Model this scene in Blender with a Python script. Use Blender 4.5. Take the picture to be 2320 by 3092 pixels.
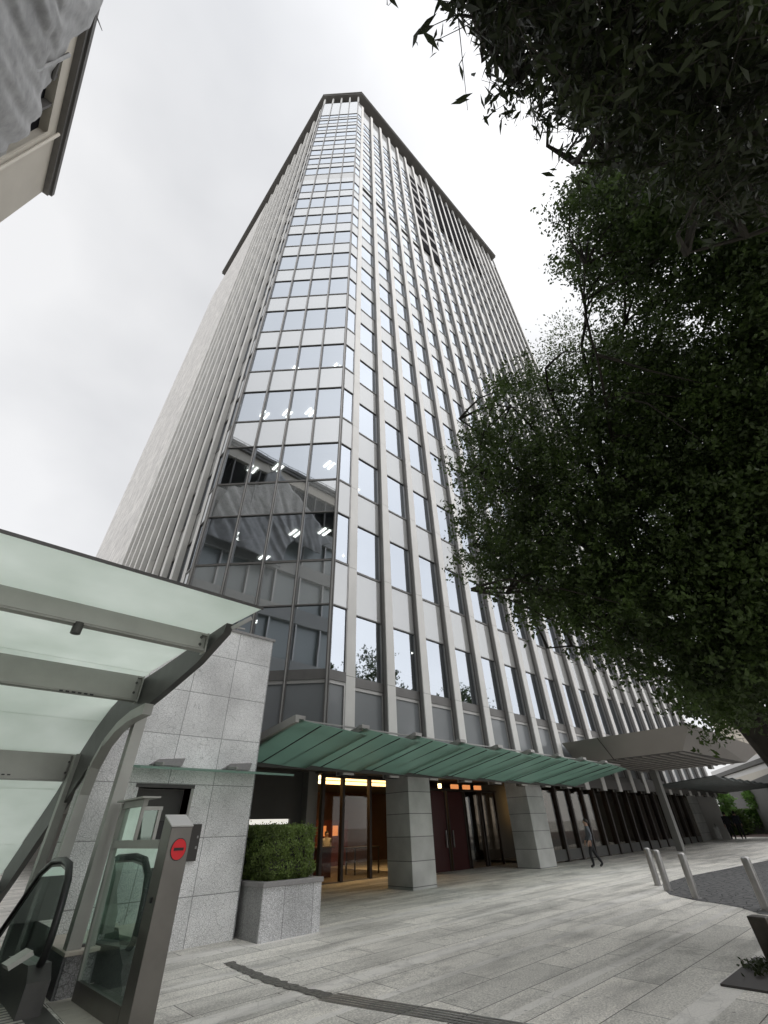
import bpy, bmesh, math, random
import numpy as np
from mathutils import Vector, Matrix
R = math.radians
rnd = random.Random(7)
scene = bpy.context.scene
for o in list(bpy.data.objects): bpy.data.objects.remove(o)
COL = scene.collection

# ------------------------------------------------------------------ camera
EYE = Vector((0, 0, 1.6))
FPX = 1271.27                                  # focal length in photo pixels (2320 x 3092)
c_rt = Vector((0.73847, -0.67380, -0.025602))
c_up = Vector((-0.39090, -0.45873, 0.797972))
c_fw = Vector((0.54942, 0.57927, 0.602150))
cd = bpy.data.cameras.new('camera'); cam = bpy.data.objects.new('camera', cd); COL.objects.link(cam)
cd.sensor_fit = 'VERTICAL'; cd.sensor_height = 36; cd.lens = 36 * FPX / 3092
cd.clip_start = 0.05; cd.clip_end = 3000
cam.matrix_world = Matrix(((c_rt.x, c_up.x, -c_fw.x, EYE.x), (c_rt.y, c_up.y, -c_fw.y, EYE.y),
                           (c_rt.z, c_up.z, -c_fw.z, EYE.z), (0, 0, 0, 1)))
scene.camera = cam

# ------------------------------------------------------------------ world, sun, exposure
w = bpy.data.worlds.new("World"); scene.world = w; w.use_nodes = True
nt = w.node_tree; nt.nodes.clear()
out = nt.nodes.new('ShaderNodeOutputWorld'); bg = nt.nodes.new('ShaderNodeBackground')
sky = nt.nodes.new('ShaderNodeTexSky'); sky.sky_type = 'NISHITA'; sky.sun_disc = False
SUN_EL, SUN_AZ = R(40), R(168)                 # overcast: broad soft sun
sky.sun_elevation = SUN_EL; sky.sun_rotation = SUN_AZ
tc = nt.nodes.new('ShaderNodeTexCoord')
mp = nt.nodes.new('ShaderNodeMapping'); mp.inputs['Scale'].default_value = (1, 1, 1.6)
nz = nt.nodes.new('ShaderNodeTexNoise'); nz.inputs['Scale'].default_value = 1.7; nz.inputs['Detail'].default_value = 5
nz.inputs['Roughness'].default_value = 0.45
rp = nt.nodes.new('ShaderNodeValToRGB')
rp.color_ramp.elements[0].position = 0.36; rp.color_ramp.elements[0].color = (4.45, 4.5, 4.62, 1)
rp.color_ramp.elements[1].position = 0.62; rp.color_ramp.elements[1].color = (5.95, 5.95, 6.0, 1)
mx = nt.nodes.new('ShaderNodeMixRGB'); mx.inputs[0].default_value = 0.94
nt.links.new(tc.outputs['Generated'], mp.inputs[0]); nt.links.new(mp.outputs[0], nz.inputs['Vector'])
nt.links.new(nz.outputs['Fac'], rp.inputs[0]); nt.links.new(sky.outputs[0], mx.inputs[1])
# thin cloud glows round the hidden sun, behind the photographer
sdir = (math.sin(SUN_AZ) * math.cos(SUN_EL), math.cos(SUN_AZ) * math.cos(SUN_EL), math.sin(SUN_EL))
dp = nt.nodes.new('ShaderNodeVectorMath'); dp.operation = 'DOT_PRODUCT'; dp.inputs[1].default_value = sdir
nrm = nt.nodes.new('ShaderNodeVectorMath'); nrm.operation = 'NORMALIZE'
nt.links.new(tc.outputs['Generated'], nrm.inputs[0]); nt.links.new(nrm.outputs[0], dp.inputs[0])
cl0 = nt.nodes.new('ShaderNodeMath'); cl0.operation = 'MAXIMUM'; cl0.inputs[1].default_value = 0; nt.links.new(dp.outputs['Value'], cl0.inputs[0])
pw = nt.nodes.new('ShaderNodeMath'); pw.operation = 'POWER'; pw.inputs[1].default_value = 2.5; nt.links.new(cl0.outputs[0], pw.inputs[0])
ma = nt.nodes.new('ShaderNodeMath'); ma.operation = 'MULTIPLY_ADD'; ma.inputs[1].default_value = 1.0; ma.inputs[2].default_value = 1.0; nt.links.new(pw.outputs[0], ma.inputs[0])
glow = nt.nodes.new('ShaderNodeVectorMath'); glow.operation = 'SCALE'
nt.links.new(mx.outputs[0], glow.inputs[0]); nt.links.new(ma.outputs[0], glow.inputs['Scale'])
nt.links.new(rp.outputs[0], mx.inputs[2]); nt.links.new(glow.outputs[0], bg.inputs[0])
bg.inputs[1].default_value = 0.1; nt.links.new(bg.outputs[0], out.inputs[0])
sl = bpy.data.lights.new('sun', 'SUN'); sl.energy = 0.5; sl.angle = R(130); sl.color = (1, .97, .92)
so = bpy.data.objects.new('sun', sl); COL.objects.link(so)
sd = Vector((math.sin(SUN_AZ) * math.cos(SUN_EL), math.cos(SUN_AZ) * math.cos(SUN_EL), math.sin(SUN_EL)))
so.rotation_euler = sd.to_track_quat('Z', 'Y').to_euler(); so.location = (0, 0, 150)
scene.view_settings.view_transform = 'Standard'; scene.view_settings.look = 'None'
scene.view_settings.exposure = 0.66; scene.view_settings.gamma = 1.0
scene.cycles.max_bounces = 8; scene.cycles.transparent_max_bounces = 24
scene.cycles.glossy_bounces = 4; scene.cycles.caustics_reflective = False; scene.cycles.caustics_refractive = False

# ------------------------------------------------------------------ helpers
def g(x): return 0.0065 * x                     # the forecourt rises slightly along +X
def ray(px, py):                                # direction in the world of a point measured on the photo (1660 px wide)
    x = px * 2320 / 1660; y = py * 2320 / 1660
    return c_rt * ((x - 1160) / FPX) - c_up * ((y - 1546) / FPX) + c_fw

def tag(o, label=None, cat=None, group=None, kind=None):
    if label: o['label'] = label
    if cat: o['category'] = cat
    if group: o['group'] = group
    if kind: o['kind'] = kind
    return o
def thing(name, label, cat, loc=(0, 0, 0), group=None, rz=0):
    o = bpy.data.objects.new(name, None); COL.objects.link(o); o.location = loc; o.rotation_euler = (0, 0, rz)
    o.empty_display_size = .2
    return tag(o, label, cat, group)
def base_of(p):
    v = Vector((0, 0, 0))
    while p is not None: v += p.location; p = p.parent
    return v
class MB:
    def __init__(s): s.v = []; s.f = []; s.m = []; s.mats = []
    def mi(s, m):
        if m not in s.mats: s.mats.append(m)
        return s.mats.index(m)
    def add(s, vs, fs, m):
        b = len(s.v); s.v += [tuple(q) for q in vs]; k = s.mi(m)
        for f in fs: s.f.append(tuple(b + i for i in f)); s.m.append(k)
        return s
    def box(s, x0, x1, y0, y1, z0, z1, m):
        vs = [(x0, y0, z0), (x1, y0, z0), (x1, y1, z0), (x0, y1, z0), (x0, y0, z1), (x1, y0, z1), (x1, y1, z1), (x0, y1, z1)]
        return s.add(vs, [(0, 3, 2, 1), (4, 5, 6, 7), (0, 1, 5, 4), (1, 2, 6, 5), (2, 3, 7, 6), (3, 0, 4, 7)], m)
    def obox(s, o, ax, ay, az, m):              # box from corner o with three edge vectors
        o, ax, ay, az = map(Vector, (o, ax, ay, az))
        vs = [o, o + ax, o + ax + ay, o + ay, o + az, o + ax + az, o + ax + ay + az, o + ay + az]
        return s.add(vs, [(0, 3, 2, 1), (4, 5, 6, 7), (0, 1, 5, 4), (1, 2, 6, 5), (2, 3, 7, 6), (3, 0, 4, 7)], m)
    def prism(s, pts, h, m):                    # closed 3D polygon extruded by vector h
        n = len(pts); a = [Vector(p) for p in pts]; h = Vector(h); b = [p + h for p in a]
        fs = [tuple(range(n))[::-1], tuple(range(n, 2 * n))] + [(i, (i + 1) % n, n + (i + 1) % n, n + i) for i in range(n)]
        return s.add(a + b, fs, m)
    def quad(s, a, b, c, d, m): return s.add([a, b, c, d], [(0, 1, 2, 3)], m)
    def bar(s, a, b, wd, ht, m, up=(0, 0, 1)):
        a, b = Vector(a), Vector(b); d = (b - a); u = Vector(up)
        if abs(d.normalized().dot(u)) > .98: u = Vector((1, 0, 0))
        sx = d.cross(u).normalized() * wd; sz = sx.cross(d).normalized() * ht
        return s.obox(a - sx / 2 - sz / 2, d, sx, sz, m)
    def tube(s, pts, r, m, n=10, cap=True):
        pts = [Vector(p) for p in pts]; k = len(pts)
        rs = r if isinstance(r, (list, tuple)) else [r] * k
        vs = []; 
        for i, p in enumerate(pts):
            d = (pts[min(i + 1, k - 1)] - pts[max(i - 1, 0)]).normalized()
            u = d.cross(Vector((0, 0, 1)))
            if u.length < .05: u = d.cross(Vector((0, 1, 0)))
            u.normalize(); v2 = d.cross(u)
            if i and u.dot(pu) < 0: u, v2 = -u, -v2
            pu = u
            for j in range(n):
                a = 2 * math.pi * j / n; vs.append(p + (u * math.cos(a) + v2 * math.sin(a)) * rs[i])
        fs = [(i * n + j, i * n + (j + 1) % n, (i + 1) * n + (j + 1) % n, (i + 1) * n + j) for i in range(k - 1) for j in range(n)]
        if cap: fs += [tuple(range(n))[::-1], tuple((k - 1) * n + j for j in range(n))]
        return s.add(vs, fs, m)
    def build(s, name, parent=None, smooth=False, world=True, bevel=0, loc=None):
        me = bpy.data.meshes.new(name)
        off = base_of(parent) if (parent is not None and world) else Vector((0, 0, 0))
        if loc is not None and parent is None: off = Vector(loc)
        me.from_pydata([(x - off.x, y - off.y, z - off.z) for x, y, z in s.v], [], s.f)
        for m in s.mats: me.materials.append(m)
        me.polygons.foreach_set('material_index', s.m); me.update()
        if smooth:
            me.polygons.foreach_set('use_smooth', [True] * len(me.polygons))
            me.set_sharp_from_angle(angle=R(40))
        o = bpy.data.objects.new(name, me); COL.objects.link(o)
        if parent is not None: o.parent = parent
        elif loc is not None: o.location = loc
        if bevel:
            b = o.modifiers.new('bevel', 'BEVEL'); b.width = bevel; b.segments = 2; b.limit_method = 'ANGLE'; b.angle_limit = R(40)
        return o

# ------------------------------------------------------------------ materials
def mat(name, col, rough=.6, metal=0, spec=.5, noise=None, bump=0, emit=None, es=0, coat=0):
    m = bpy.data.materials.new(name); m.use_nodes = True; n = m.node_tree; p = n.nodes['Principled BSDF']
    p.inputs['Base Color'].default_value = (*col, 1); p.inputs['Roughness'].default_value = rough
    p.inputs['Metallic'].default_value = metal; p.inputs['Specular IOR Level'].default_value = spec
    p.inputs['Coat Weight'].default_value = coat; p.inputs['Coat Roughness'].default_value = .05
    if emit: p.inputs['Emission Color'].default_value = (*emit, 1); p.inputs['Emission Strength'].default_value = es
    if noise:
        sc, amt = noise
        ge = n.nodes.new('ShaderNodeNewGeometry'); t = n.nodes.new('ShaderNodeTexNoise')
        t.inputs['Scale'].default_value = sc; t.inputs['Detail'].default_value = 6; t.inputs['Roughness'].default_value = .6
        n.links.new(ge.outputs['Position'], t.inputs['Vector'])
        rr = n.nodes.new('ShaderNodeValToRGB'); n.links.new(t.outputs['Fac'], rr.inputs[0])
        rr.color_ramp.elements[0].position = .3; rr.color_ramp.elements[1].position = .7
        rr.color_ramp.elements[0].color = (*[c * (1 - amt) for c in col], 1)
        rr.color_ramp.elements[1].color = (*[min(1, c * (1 + amt)) for c in col], 1)
        n.links.new(rr.outputs[0], p.inputs['Base Color'])
        if bump:
            b = n.nodes.new('ShaderNodeBump'); b.inputs['Strength'].default_value = bump; b.inputs['Distance'].default_value = .02
            n.links.new(t.outputs['Fac'], b.inputs['Height']); n.links.new(b.outputs[0], p.inputs['Normal'])
    return m
class NB:                                        # small node-building shorthand
    def __init__(s, m): s.n = m.node_tree; s.p = s.n.nodes['Principled BSDF']
    def node(s, t, **kw):
        q = s.n.nodes.new(t)
        for k, v in kw.items():
            if k in q.inputs.keys(): q.inputs[k].default_value = v
            else: setattr(q, k, v)
        return q
    def link(s, a, b): s.n.links.new(a, b)
    def math(s, op, a, b=None, c=None):
        q = s.n.nodes.new('ShaderNodeMath'); q.operation = op
        for i, x in enumerate((a, b, c)):
            if x is None: continue
            if isinstance(x, (int, float)): q.inputs[i].default_value = x
            else: s.n.links.new(x, q.inputs[i])
        return q.outputs[0]
    def mix(s, fac, a, b, bt='MIX'):
        q = s.n.nodes.new('ShaderNodeMixRGB'); q.blend_type = bt
        for i, x in enumerate((fac, a, b)):
            if isinstance(x, (int, float)): q.inputs[i].default_value = x
            elif isinstance(x, tuple): q.inputs[i].default_value = (*x, 1) if len(x) == 3 else x
            else: s.n.links.new(x, q.inputs[i])
        return q.outputs[0]
def granite(name, col, bw, bh, axes=('X', 'Z'), mortar=.006, off=.5, speck=.35, crack=.35, ox=0., oz=0., rough=.55, spec=.4, cs=5.):
    m = mat(name, col, rough, spec=spec); b = NB(m)
    ge = b.node('ShaderNodeNewGeometry'); sx = b.node('ShaderNodeSeparateXYZ'); b.link(ge.outputs['Position'], sx.inputs[0])
    cx = b.node('ShaderNodeCombineXYZ')
    b.link(b.math('ADD', sx.outputs[axes[0]], ox), cx.inputs[0]); b.link(b.math('ADD', sx.outputs[axes[1]], oz), cx.inputs[1])
    br = b.node('ShaderNodeTexBrick', Scale=1.0, offset=off, offset_frequency=2)
    br.inputs['Mortar Size'].default_value = mortar; br.inputs['Brick Width'].default_value = bw; br.inputs['Row Height'].default_value = bh
    br.inputs['Mortar Smooth'].default_value = .1
    br.inputs['Color1'].default_value = (*[c * 1.08 for c in col], 1); br.inputs['Color2'].default_value = (*[c * .9 for c in col], 1)
    br.inputs['Mortar'].default_value = (*[c * .4 for c in col], 1)
    b.link(cx.outputs[0], br.inputs['Vector'])
    n1 = b.node('ShaderNodeTexNoise', Scale=70., Detail=3.); b.link(ge.outputs['Position'], n1.inputs['Vector'])
    r1 = b.node('ShaderNodeMapRange'); r1.inputs['From Min'].default_value = .32; r1.inputs['From Max'].default_value = .68
    r1.inputs['To Min'].default_value = 1 - speck; r1.inputs['To Max'].default_value = 1 + speck
    b.link(n1.outputs['Fac'], r1.inputs['Value'])
    n2 = b.node('ShaderNodeTexNoise', Scale=1.1, Detail=5.); b.link(ge.outputs['Position'], n2.inputs['Vector'])
    r2 = b.node('ShaderNodeMapRange'); r2.inputs['To Min'].default_value = .8; r2.inputs['To Max'].default_value = 1.2
    r2.inputs['From Min'].default_value = .3; r2.inputs['From Max'].default_value = .7; b.link(n2.outputs['Fac'], r2.inputs['Value'])
    # hairline crazing in the stone
    n3 = b.node('ShaderNodeTexNoise', Scale=3., Detail=4.); b.link(ge.outputs['Position'], n3.inputs['Vector'])
    wp = b.mix(.12, ge.outputs['Position'], n3.outputs['Color'], 'ADD')
    vo = b.node('ShaderNodeTexVoronoi', Scale=cs, feature='DISTANCE_TO_EDGE'); b.link(wp, vo.inputs['Vector'])
    r3 = b.node('ShaderNodeMapRange'); r3.inputs['From Max'].default_value = .035; r3.inputs['To Min'].default_value = 1 - crack
    b.link(vo.outputs['Distance'], r3.inputs['Value'])
    f = b.math('MULTIPLY', b.math('MULTIPLY', r1.outputs[0], r2.outputs[0]), r3.outputs[0])
    cc = b.node('ShaderNodeCombineColor'); [b.link(f, cc.inputs[i]) for i in range(3)]
    b.link(b.mix(1.0, br.outputs['Color'], cc.outputs[0], 'MULTIPLY'), b.p.inputs['Base Color'])
    bp = b.node('ShaderNodeBump', Strength=.35, Distance=.01); b.link(f, bp.inputs['Height']); b.link(bp.outputs[0], b.p.inputs['Normal'])
    return m
def glass(name, tint, refl=.5, rcol=(.82, .87, .92), rough=.015, wav=0.0, grow=.45):
    m = bpy.data.materials.new(name); m.use_nodes = True; n = m.node_tree; n.nodes.clear()
    o = n.nodes.new('ShaderNodeOutputMaterial'); mixs = n.nodes.new('ShaderNodeMixShader')
    gl = n.nodes.new('ShaderNodeBsdfGlossy'); gl.inputs['Color'].default_value = (*rcol, 1); gl.inputs['Roughness'].default_value = rough
    tr = n.nodes.new('ShaderNodeBsdfTransparent'); tr.inputs['Color'].default_value = (*tint, 1)
    fr = n.nodes.new('ShaderNodeFresnel'); fr.inputs[0].default_value = 1.5
    mr = n.nodes.new('ShaderNodeMapRange'); mr.inputs['To Min'].default_value = refl; mr.inputs['To Max'].default_value = min(1, refl + grow * 1.2)
    mr.inputs['From Min'].default_value = .04; mr.inputs['From Max'].default_value = .7
    n.links.new(fr.outputs[0], mr.inputs['Value']); n.links.new(mr.outputs[0], mixs.inputs[0])
    n.links.new(tr.outputs[0], mixs.inputs[1]); n.links.new(gl.outputs[0], mixs.inputs[2]); n.links.new(mixs.outputs[0], o.inputs[0])
    if wav:
        ge = n.nodes.new('ShaderNodeNewGeometry'); t = n.nodes.new('ShaderNodeTexNoise'); t.inputs['Scale'].default_value = .55; t.inputs['Detail'].default_value = 1
        n.links.new(ge.outputs['Position'], t.inputs['Vector'])
        b = n.nodes.new('ShaderNodeBump'); b.inputs['Strength'].default_value = wav; b.inputs['Distance'].default_value = .05
        n.links.new(t.outputs['Fac'], b.inputs['Height']); n.links.new(b.outputs[0], gl.inputs['Normal'])
    return m
def frosted(name, col, trans=.75):
    m = bpy.data.materials.new(name); m.use_nodes = True; n = m.node_tree; n.nodes.clear()
    o = n.nodes.new('ShaderNodeOutputMaterial'); a = n.nodes.new('ShaderNodeMixShader'); a.inputs[0].default_value = trans
    tl = n.nodes.new('ShaderNodeBsdfTranslucent'); tl.inputs[0].default_value = (*col, 1)
    pr = n.nodes.new('ShaderNodeBsdfPrincipled'); pr.inputs['Base Color'].default_value = (*[c * .8 for c in col], 1); pr.inputs['Roughness'].default_value = .25
    ge = n.nodes.new('ShaderNodeNewGeometry'); t = n.nodes.new('ShaderNodeTexNoise'); t.inputs['Scale'].default_value = .9; t.inputs['Detail'].default_value = 5
    n.links.new(ge.outputs['Position'], t.inputs['Vector'])
    rr = n.nodes.new('ShaderNodeValToRGB'); n.links.new(t.outputs['Fac'], rr.inputs[0])
    rr.color_ramp.elements[0].position = .3; rr.color_ramp.elements[1].position = .7
    rr.color_ramp.elements[0].color = (*[c * .9 for c in col], 1); rr.color_ramp.elements[1].color = (*[min(1, c * 1.07) for c in col], 1)
    n.links.new(rr.outputs[0], tl.inputs[0])
    n.links.new(pr.outputs[0], a.inputs[1]); n.links.new(tl.outputs[0], a.inputs[2]); n.links.new(a.outputs[0], o.inputs[0])
    return m

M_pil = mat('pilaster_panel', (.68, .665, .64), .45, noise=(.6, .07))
M_return_shade = mat('pilaster_return_shade', (.30, .29, .28), .45, metal=.2, noise=(1., .1))  # pilaster cladding darkened, shade of the return put into the colour
M_frame = mat('window_frame', (.155, .15, .145), .45, metal=.3, noise=(2., .12))
M_framelt = mat('light_frame', (.42, .41, .40), .4, metal=.4)
M_glass = glass('tower_glass', (.52, .58, .60), .52, rcol=(.80, .86, .94), wav=.07)
def panelglass(name, col, refl):
    m = mat(name, col, .45, noise=(.35, .05)); n = m.node_tree; p = n.nodes['Principled BSDF']; o = n.nodes['Material Output']
    gl = n.nodes.new('ShaderNodeBsdfGlossy'); gl.inputs['Roughness'].default_value = .02; gl.inputs['Color'].default_value = (.86, .88, .90, 1)
    fr = n.nodes.new('ShaderNodeFresnel'); fr.inputs[0].default_value = 1.5; mr = n.nodes.new('ShaderNodeMapRange')
    mr.inputs['To Min'].default_value = refl; mr.inputs['To Max'].default_value = refl + .4; n.links.new(fr.outputs[0], mr.inputs['Value'])
    mx_ = n.nodes.new('ShaderNodeMixShader'); n.links.new(mr.outputs[0], mx_.inputs[0]); n.links.new(p.outputs[0], mx_.inputs[1]); n.links.new(gl.outputs[0], mx_.inputs[2]); n.links.new(mx_.outputs[0], o.inputs[0])
    return m
M_span = panelglass('spandrel_panel', (.36, .36, .35), .22)
M_spanC = panelglass('corner_spandrel', (.21, .22, .22), .46)
M_grey = mat('grey_panel', (.19, .20, .21), .3, spec=.6, noise=(.5, .05), coat=.3)
M_white = mat('roof_band', (.55, .55, .54), .5)
M_eave = mat('eave_metal', (.12, .115, .11), .5, metal=.2, noise=(1., .1))
M_dark = mat('dark_louvre_recess', (.012, .012, .014), .9, spec=.05)  # louvre black, also painted where openings are only dark inside
M_core = mat('office_interior', (.42, .42, .40), .9)
M_ceil = mat('office_ceiling', (.55, .55, .54), .9)
M_lamp = mat('office_lamp', (1, 1, 1), .5, emit=(1, .97, .9), es=4.5)
M_pier = granite('pier_stone', (.52, .52, .505), 9, .62, ('X', 'Z'), mortar=.012, off=0, speck=.12, crack=.0, oz=.47, rough=.7)
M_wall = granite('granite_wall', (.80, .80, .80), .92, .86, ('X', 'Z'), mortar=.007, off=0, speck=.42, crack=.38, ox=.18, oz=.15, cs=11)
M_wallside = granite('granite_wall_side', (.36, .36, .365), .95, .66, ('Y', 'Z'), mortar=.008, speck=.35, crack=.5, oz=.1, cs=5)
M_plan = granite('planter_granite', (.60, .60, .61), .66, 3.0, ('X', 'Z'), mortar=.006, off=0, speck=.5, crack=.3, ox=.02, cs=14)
M_plan_shade = granite('planter_granite_shade', (.30, .30, .30), 5, 3.0, ('Y', 'Z'), mortar=.004, off=0, speck=.4, crack=.15, cs=14)  # same granite as the front, shade of the sides put into the colour
M_rim = mat('planter_rim', (.30, .29, .29), .5, noise=(30, .12))
M_steel = mat('painted_steel', (.38, .38, .355), .42, metal=.35, noise=(1.5, .10))
M_steeld = mat('dark_steel', (.075, .073, .07), .45, metal=.3, noise=(4, .15))
M_bronze = mat('satin_steel', (.19, .18, .165), .34, metal=.75, noise=(3., .1))
M_ss = mat('stainless', (.42, .41, .40), .33, metal=.8, noise=(8, .08))
M_cap = mat('post_cap', (.62, .61, .60), .4, metal=.2)
M_red = mat('sign_red', (.62, .012, .02), .35, emit=(.8, .01, .02), es=.05)
M_black = mat('black_rubber', (.012, .012, .013), .35)
M_frost = frosted('frosted_green_glass', (.89, .955, .89), .96)
M_green = frosted('green_canopy_glass', (.42, .57, .50), .66)
M_slate = mat('slate_canopy', (.10, .115, .115), .55, noise=(2.5, .35), bump=.6)
M_clear = glass('clear_glass', (.80, .90, .85), .10, rcol=(.8, .9, .85), grow=.6)
M_shopgl = glass('lobby_glass', (.85, .80, .74), .02, grow=.14)
M_box = mat('canopy_cladding', (.36, .335, .31), .5, metal=.25, noise=(.4, .06))
M_soff = mat('soffit_slats', (.11, .105, .10), .4, metal=.3, noise=(1.5, .25))
M_soffit = mat('dark_soffit', (.10, .095, .09), .7)
M_dkwall = mat('dark_wall', (.10, .10, .095), .7, noise=(1.2, .1))
M_col = mat('pale_column', (.26, .26, .245), .6, noise=(1.5, .06))
M_mull = mat('bronze_mullion', (.06, .05, .045), .5, metal=.3)
M_lobby = mat('lobby_wall', (.20, .10, .055), .7, noise=(.8, .2))
M_lobfl = mat('lobby_floor', (.13, .12, .11), .35)
M_warm = mat('warm_light', (1, .8, .4), .5, emit=(1, .70, .33), es=3.2)
M_orange = mat('orange_lamp', (1, .45, .15), .5, emit=(1, .36, .12), es=.45)
M_reddoor = mat('red_door', (.055, .007, .007), .5)
M_wood = mat('dark_wood', (.06, .03, .02), .5)
M_conc = mat('grey_concrete', (.34, .34, .33), .7, noise=(.4, .1))
M_bandgl = mat('band_glazing', (.26, .29, .29), .25, spec=.8)
M_beige = mat('beige_cladding', (.58, .54, .47), .55, noise=(.5, .06))
M_tarp = mat('grey_tarp', (.25, .25, .25), .38, noise=(2.2, .3), bump=.4)
M_bark = mat('bark', (.03, .026, .02), .9, noise=(6, .4), bump=.6)
M_stone_dk = mat('dark_stone', (.045, .04, .038), .4)

def leafmat(name, c, tr=.35):
    m = bpy.data.materials.new(name); m.use_nodes = True; n = m.node_tree; n.nodes.clear()
    o = n.nodes.new('ShaderNodeOutputMaterial'); a = n.nodes.new('ShaderNodeMixShader'); a.inputs[0].default_value = tr
    ge = n.nodes.new('ShaderNodeNewGeometry'); t = n.nodes.new('ShaderNodeTexNoise'); t.inputs['Scale'].default_value = 1.3; t.inputs['Detail'].default_value = 4
    n.links.new(ge.outputs['Position'], t.inputs['Vector'])
    rr = n.nodes.new('ShaderNodeValToRGB'); n.links.new(t.outputs['Fac'], rr.inputs[0])
    rr.color_ramp.elements[0].position = .35; rr.color_ramp.elements[1].position = .65
    rr.color_ramp.elements[0].color = (*[q * .6 for q in c], 1); rr.color_ramp.elements[1].color = (*[q * 1.5 for q in c], 1)
    d = n.nodes.new('ShaderNodeBsdfPrincipled'); d.inputs['Roughness'].default_value = .45; tl = n.nodes.new('ShaderNodeBsdfTranslucent')
    n.links.new(rr.outputs[0], d.inputs['Base Color']); n.links.new(rr.outputs[0], tl.inputs[0])
    n.links.new(d.outputs[0], a.inputs[1]); n.links.new(tl.outputs[0], a.inputs[2]); n.links.new(a.outputs[0], o.inputs[0])
    return m
M_leafA = leafmat('camphor_leaves', (.060, .095, .024), .4)
M_leafB = leafmat('near_leaves', (.030, .042, .013), .3)
M_leafC = leafmat('pale_leaves', (.09, .12, .045), .4)
M_hedge = leafmat('hedge_leaves', (.17, .235, .065), .35)
M_lawn = leafmat('far_foliage', (.13, .24, .06), .35)

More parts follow.
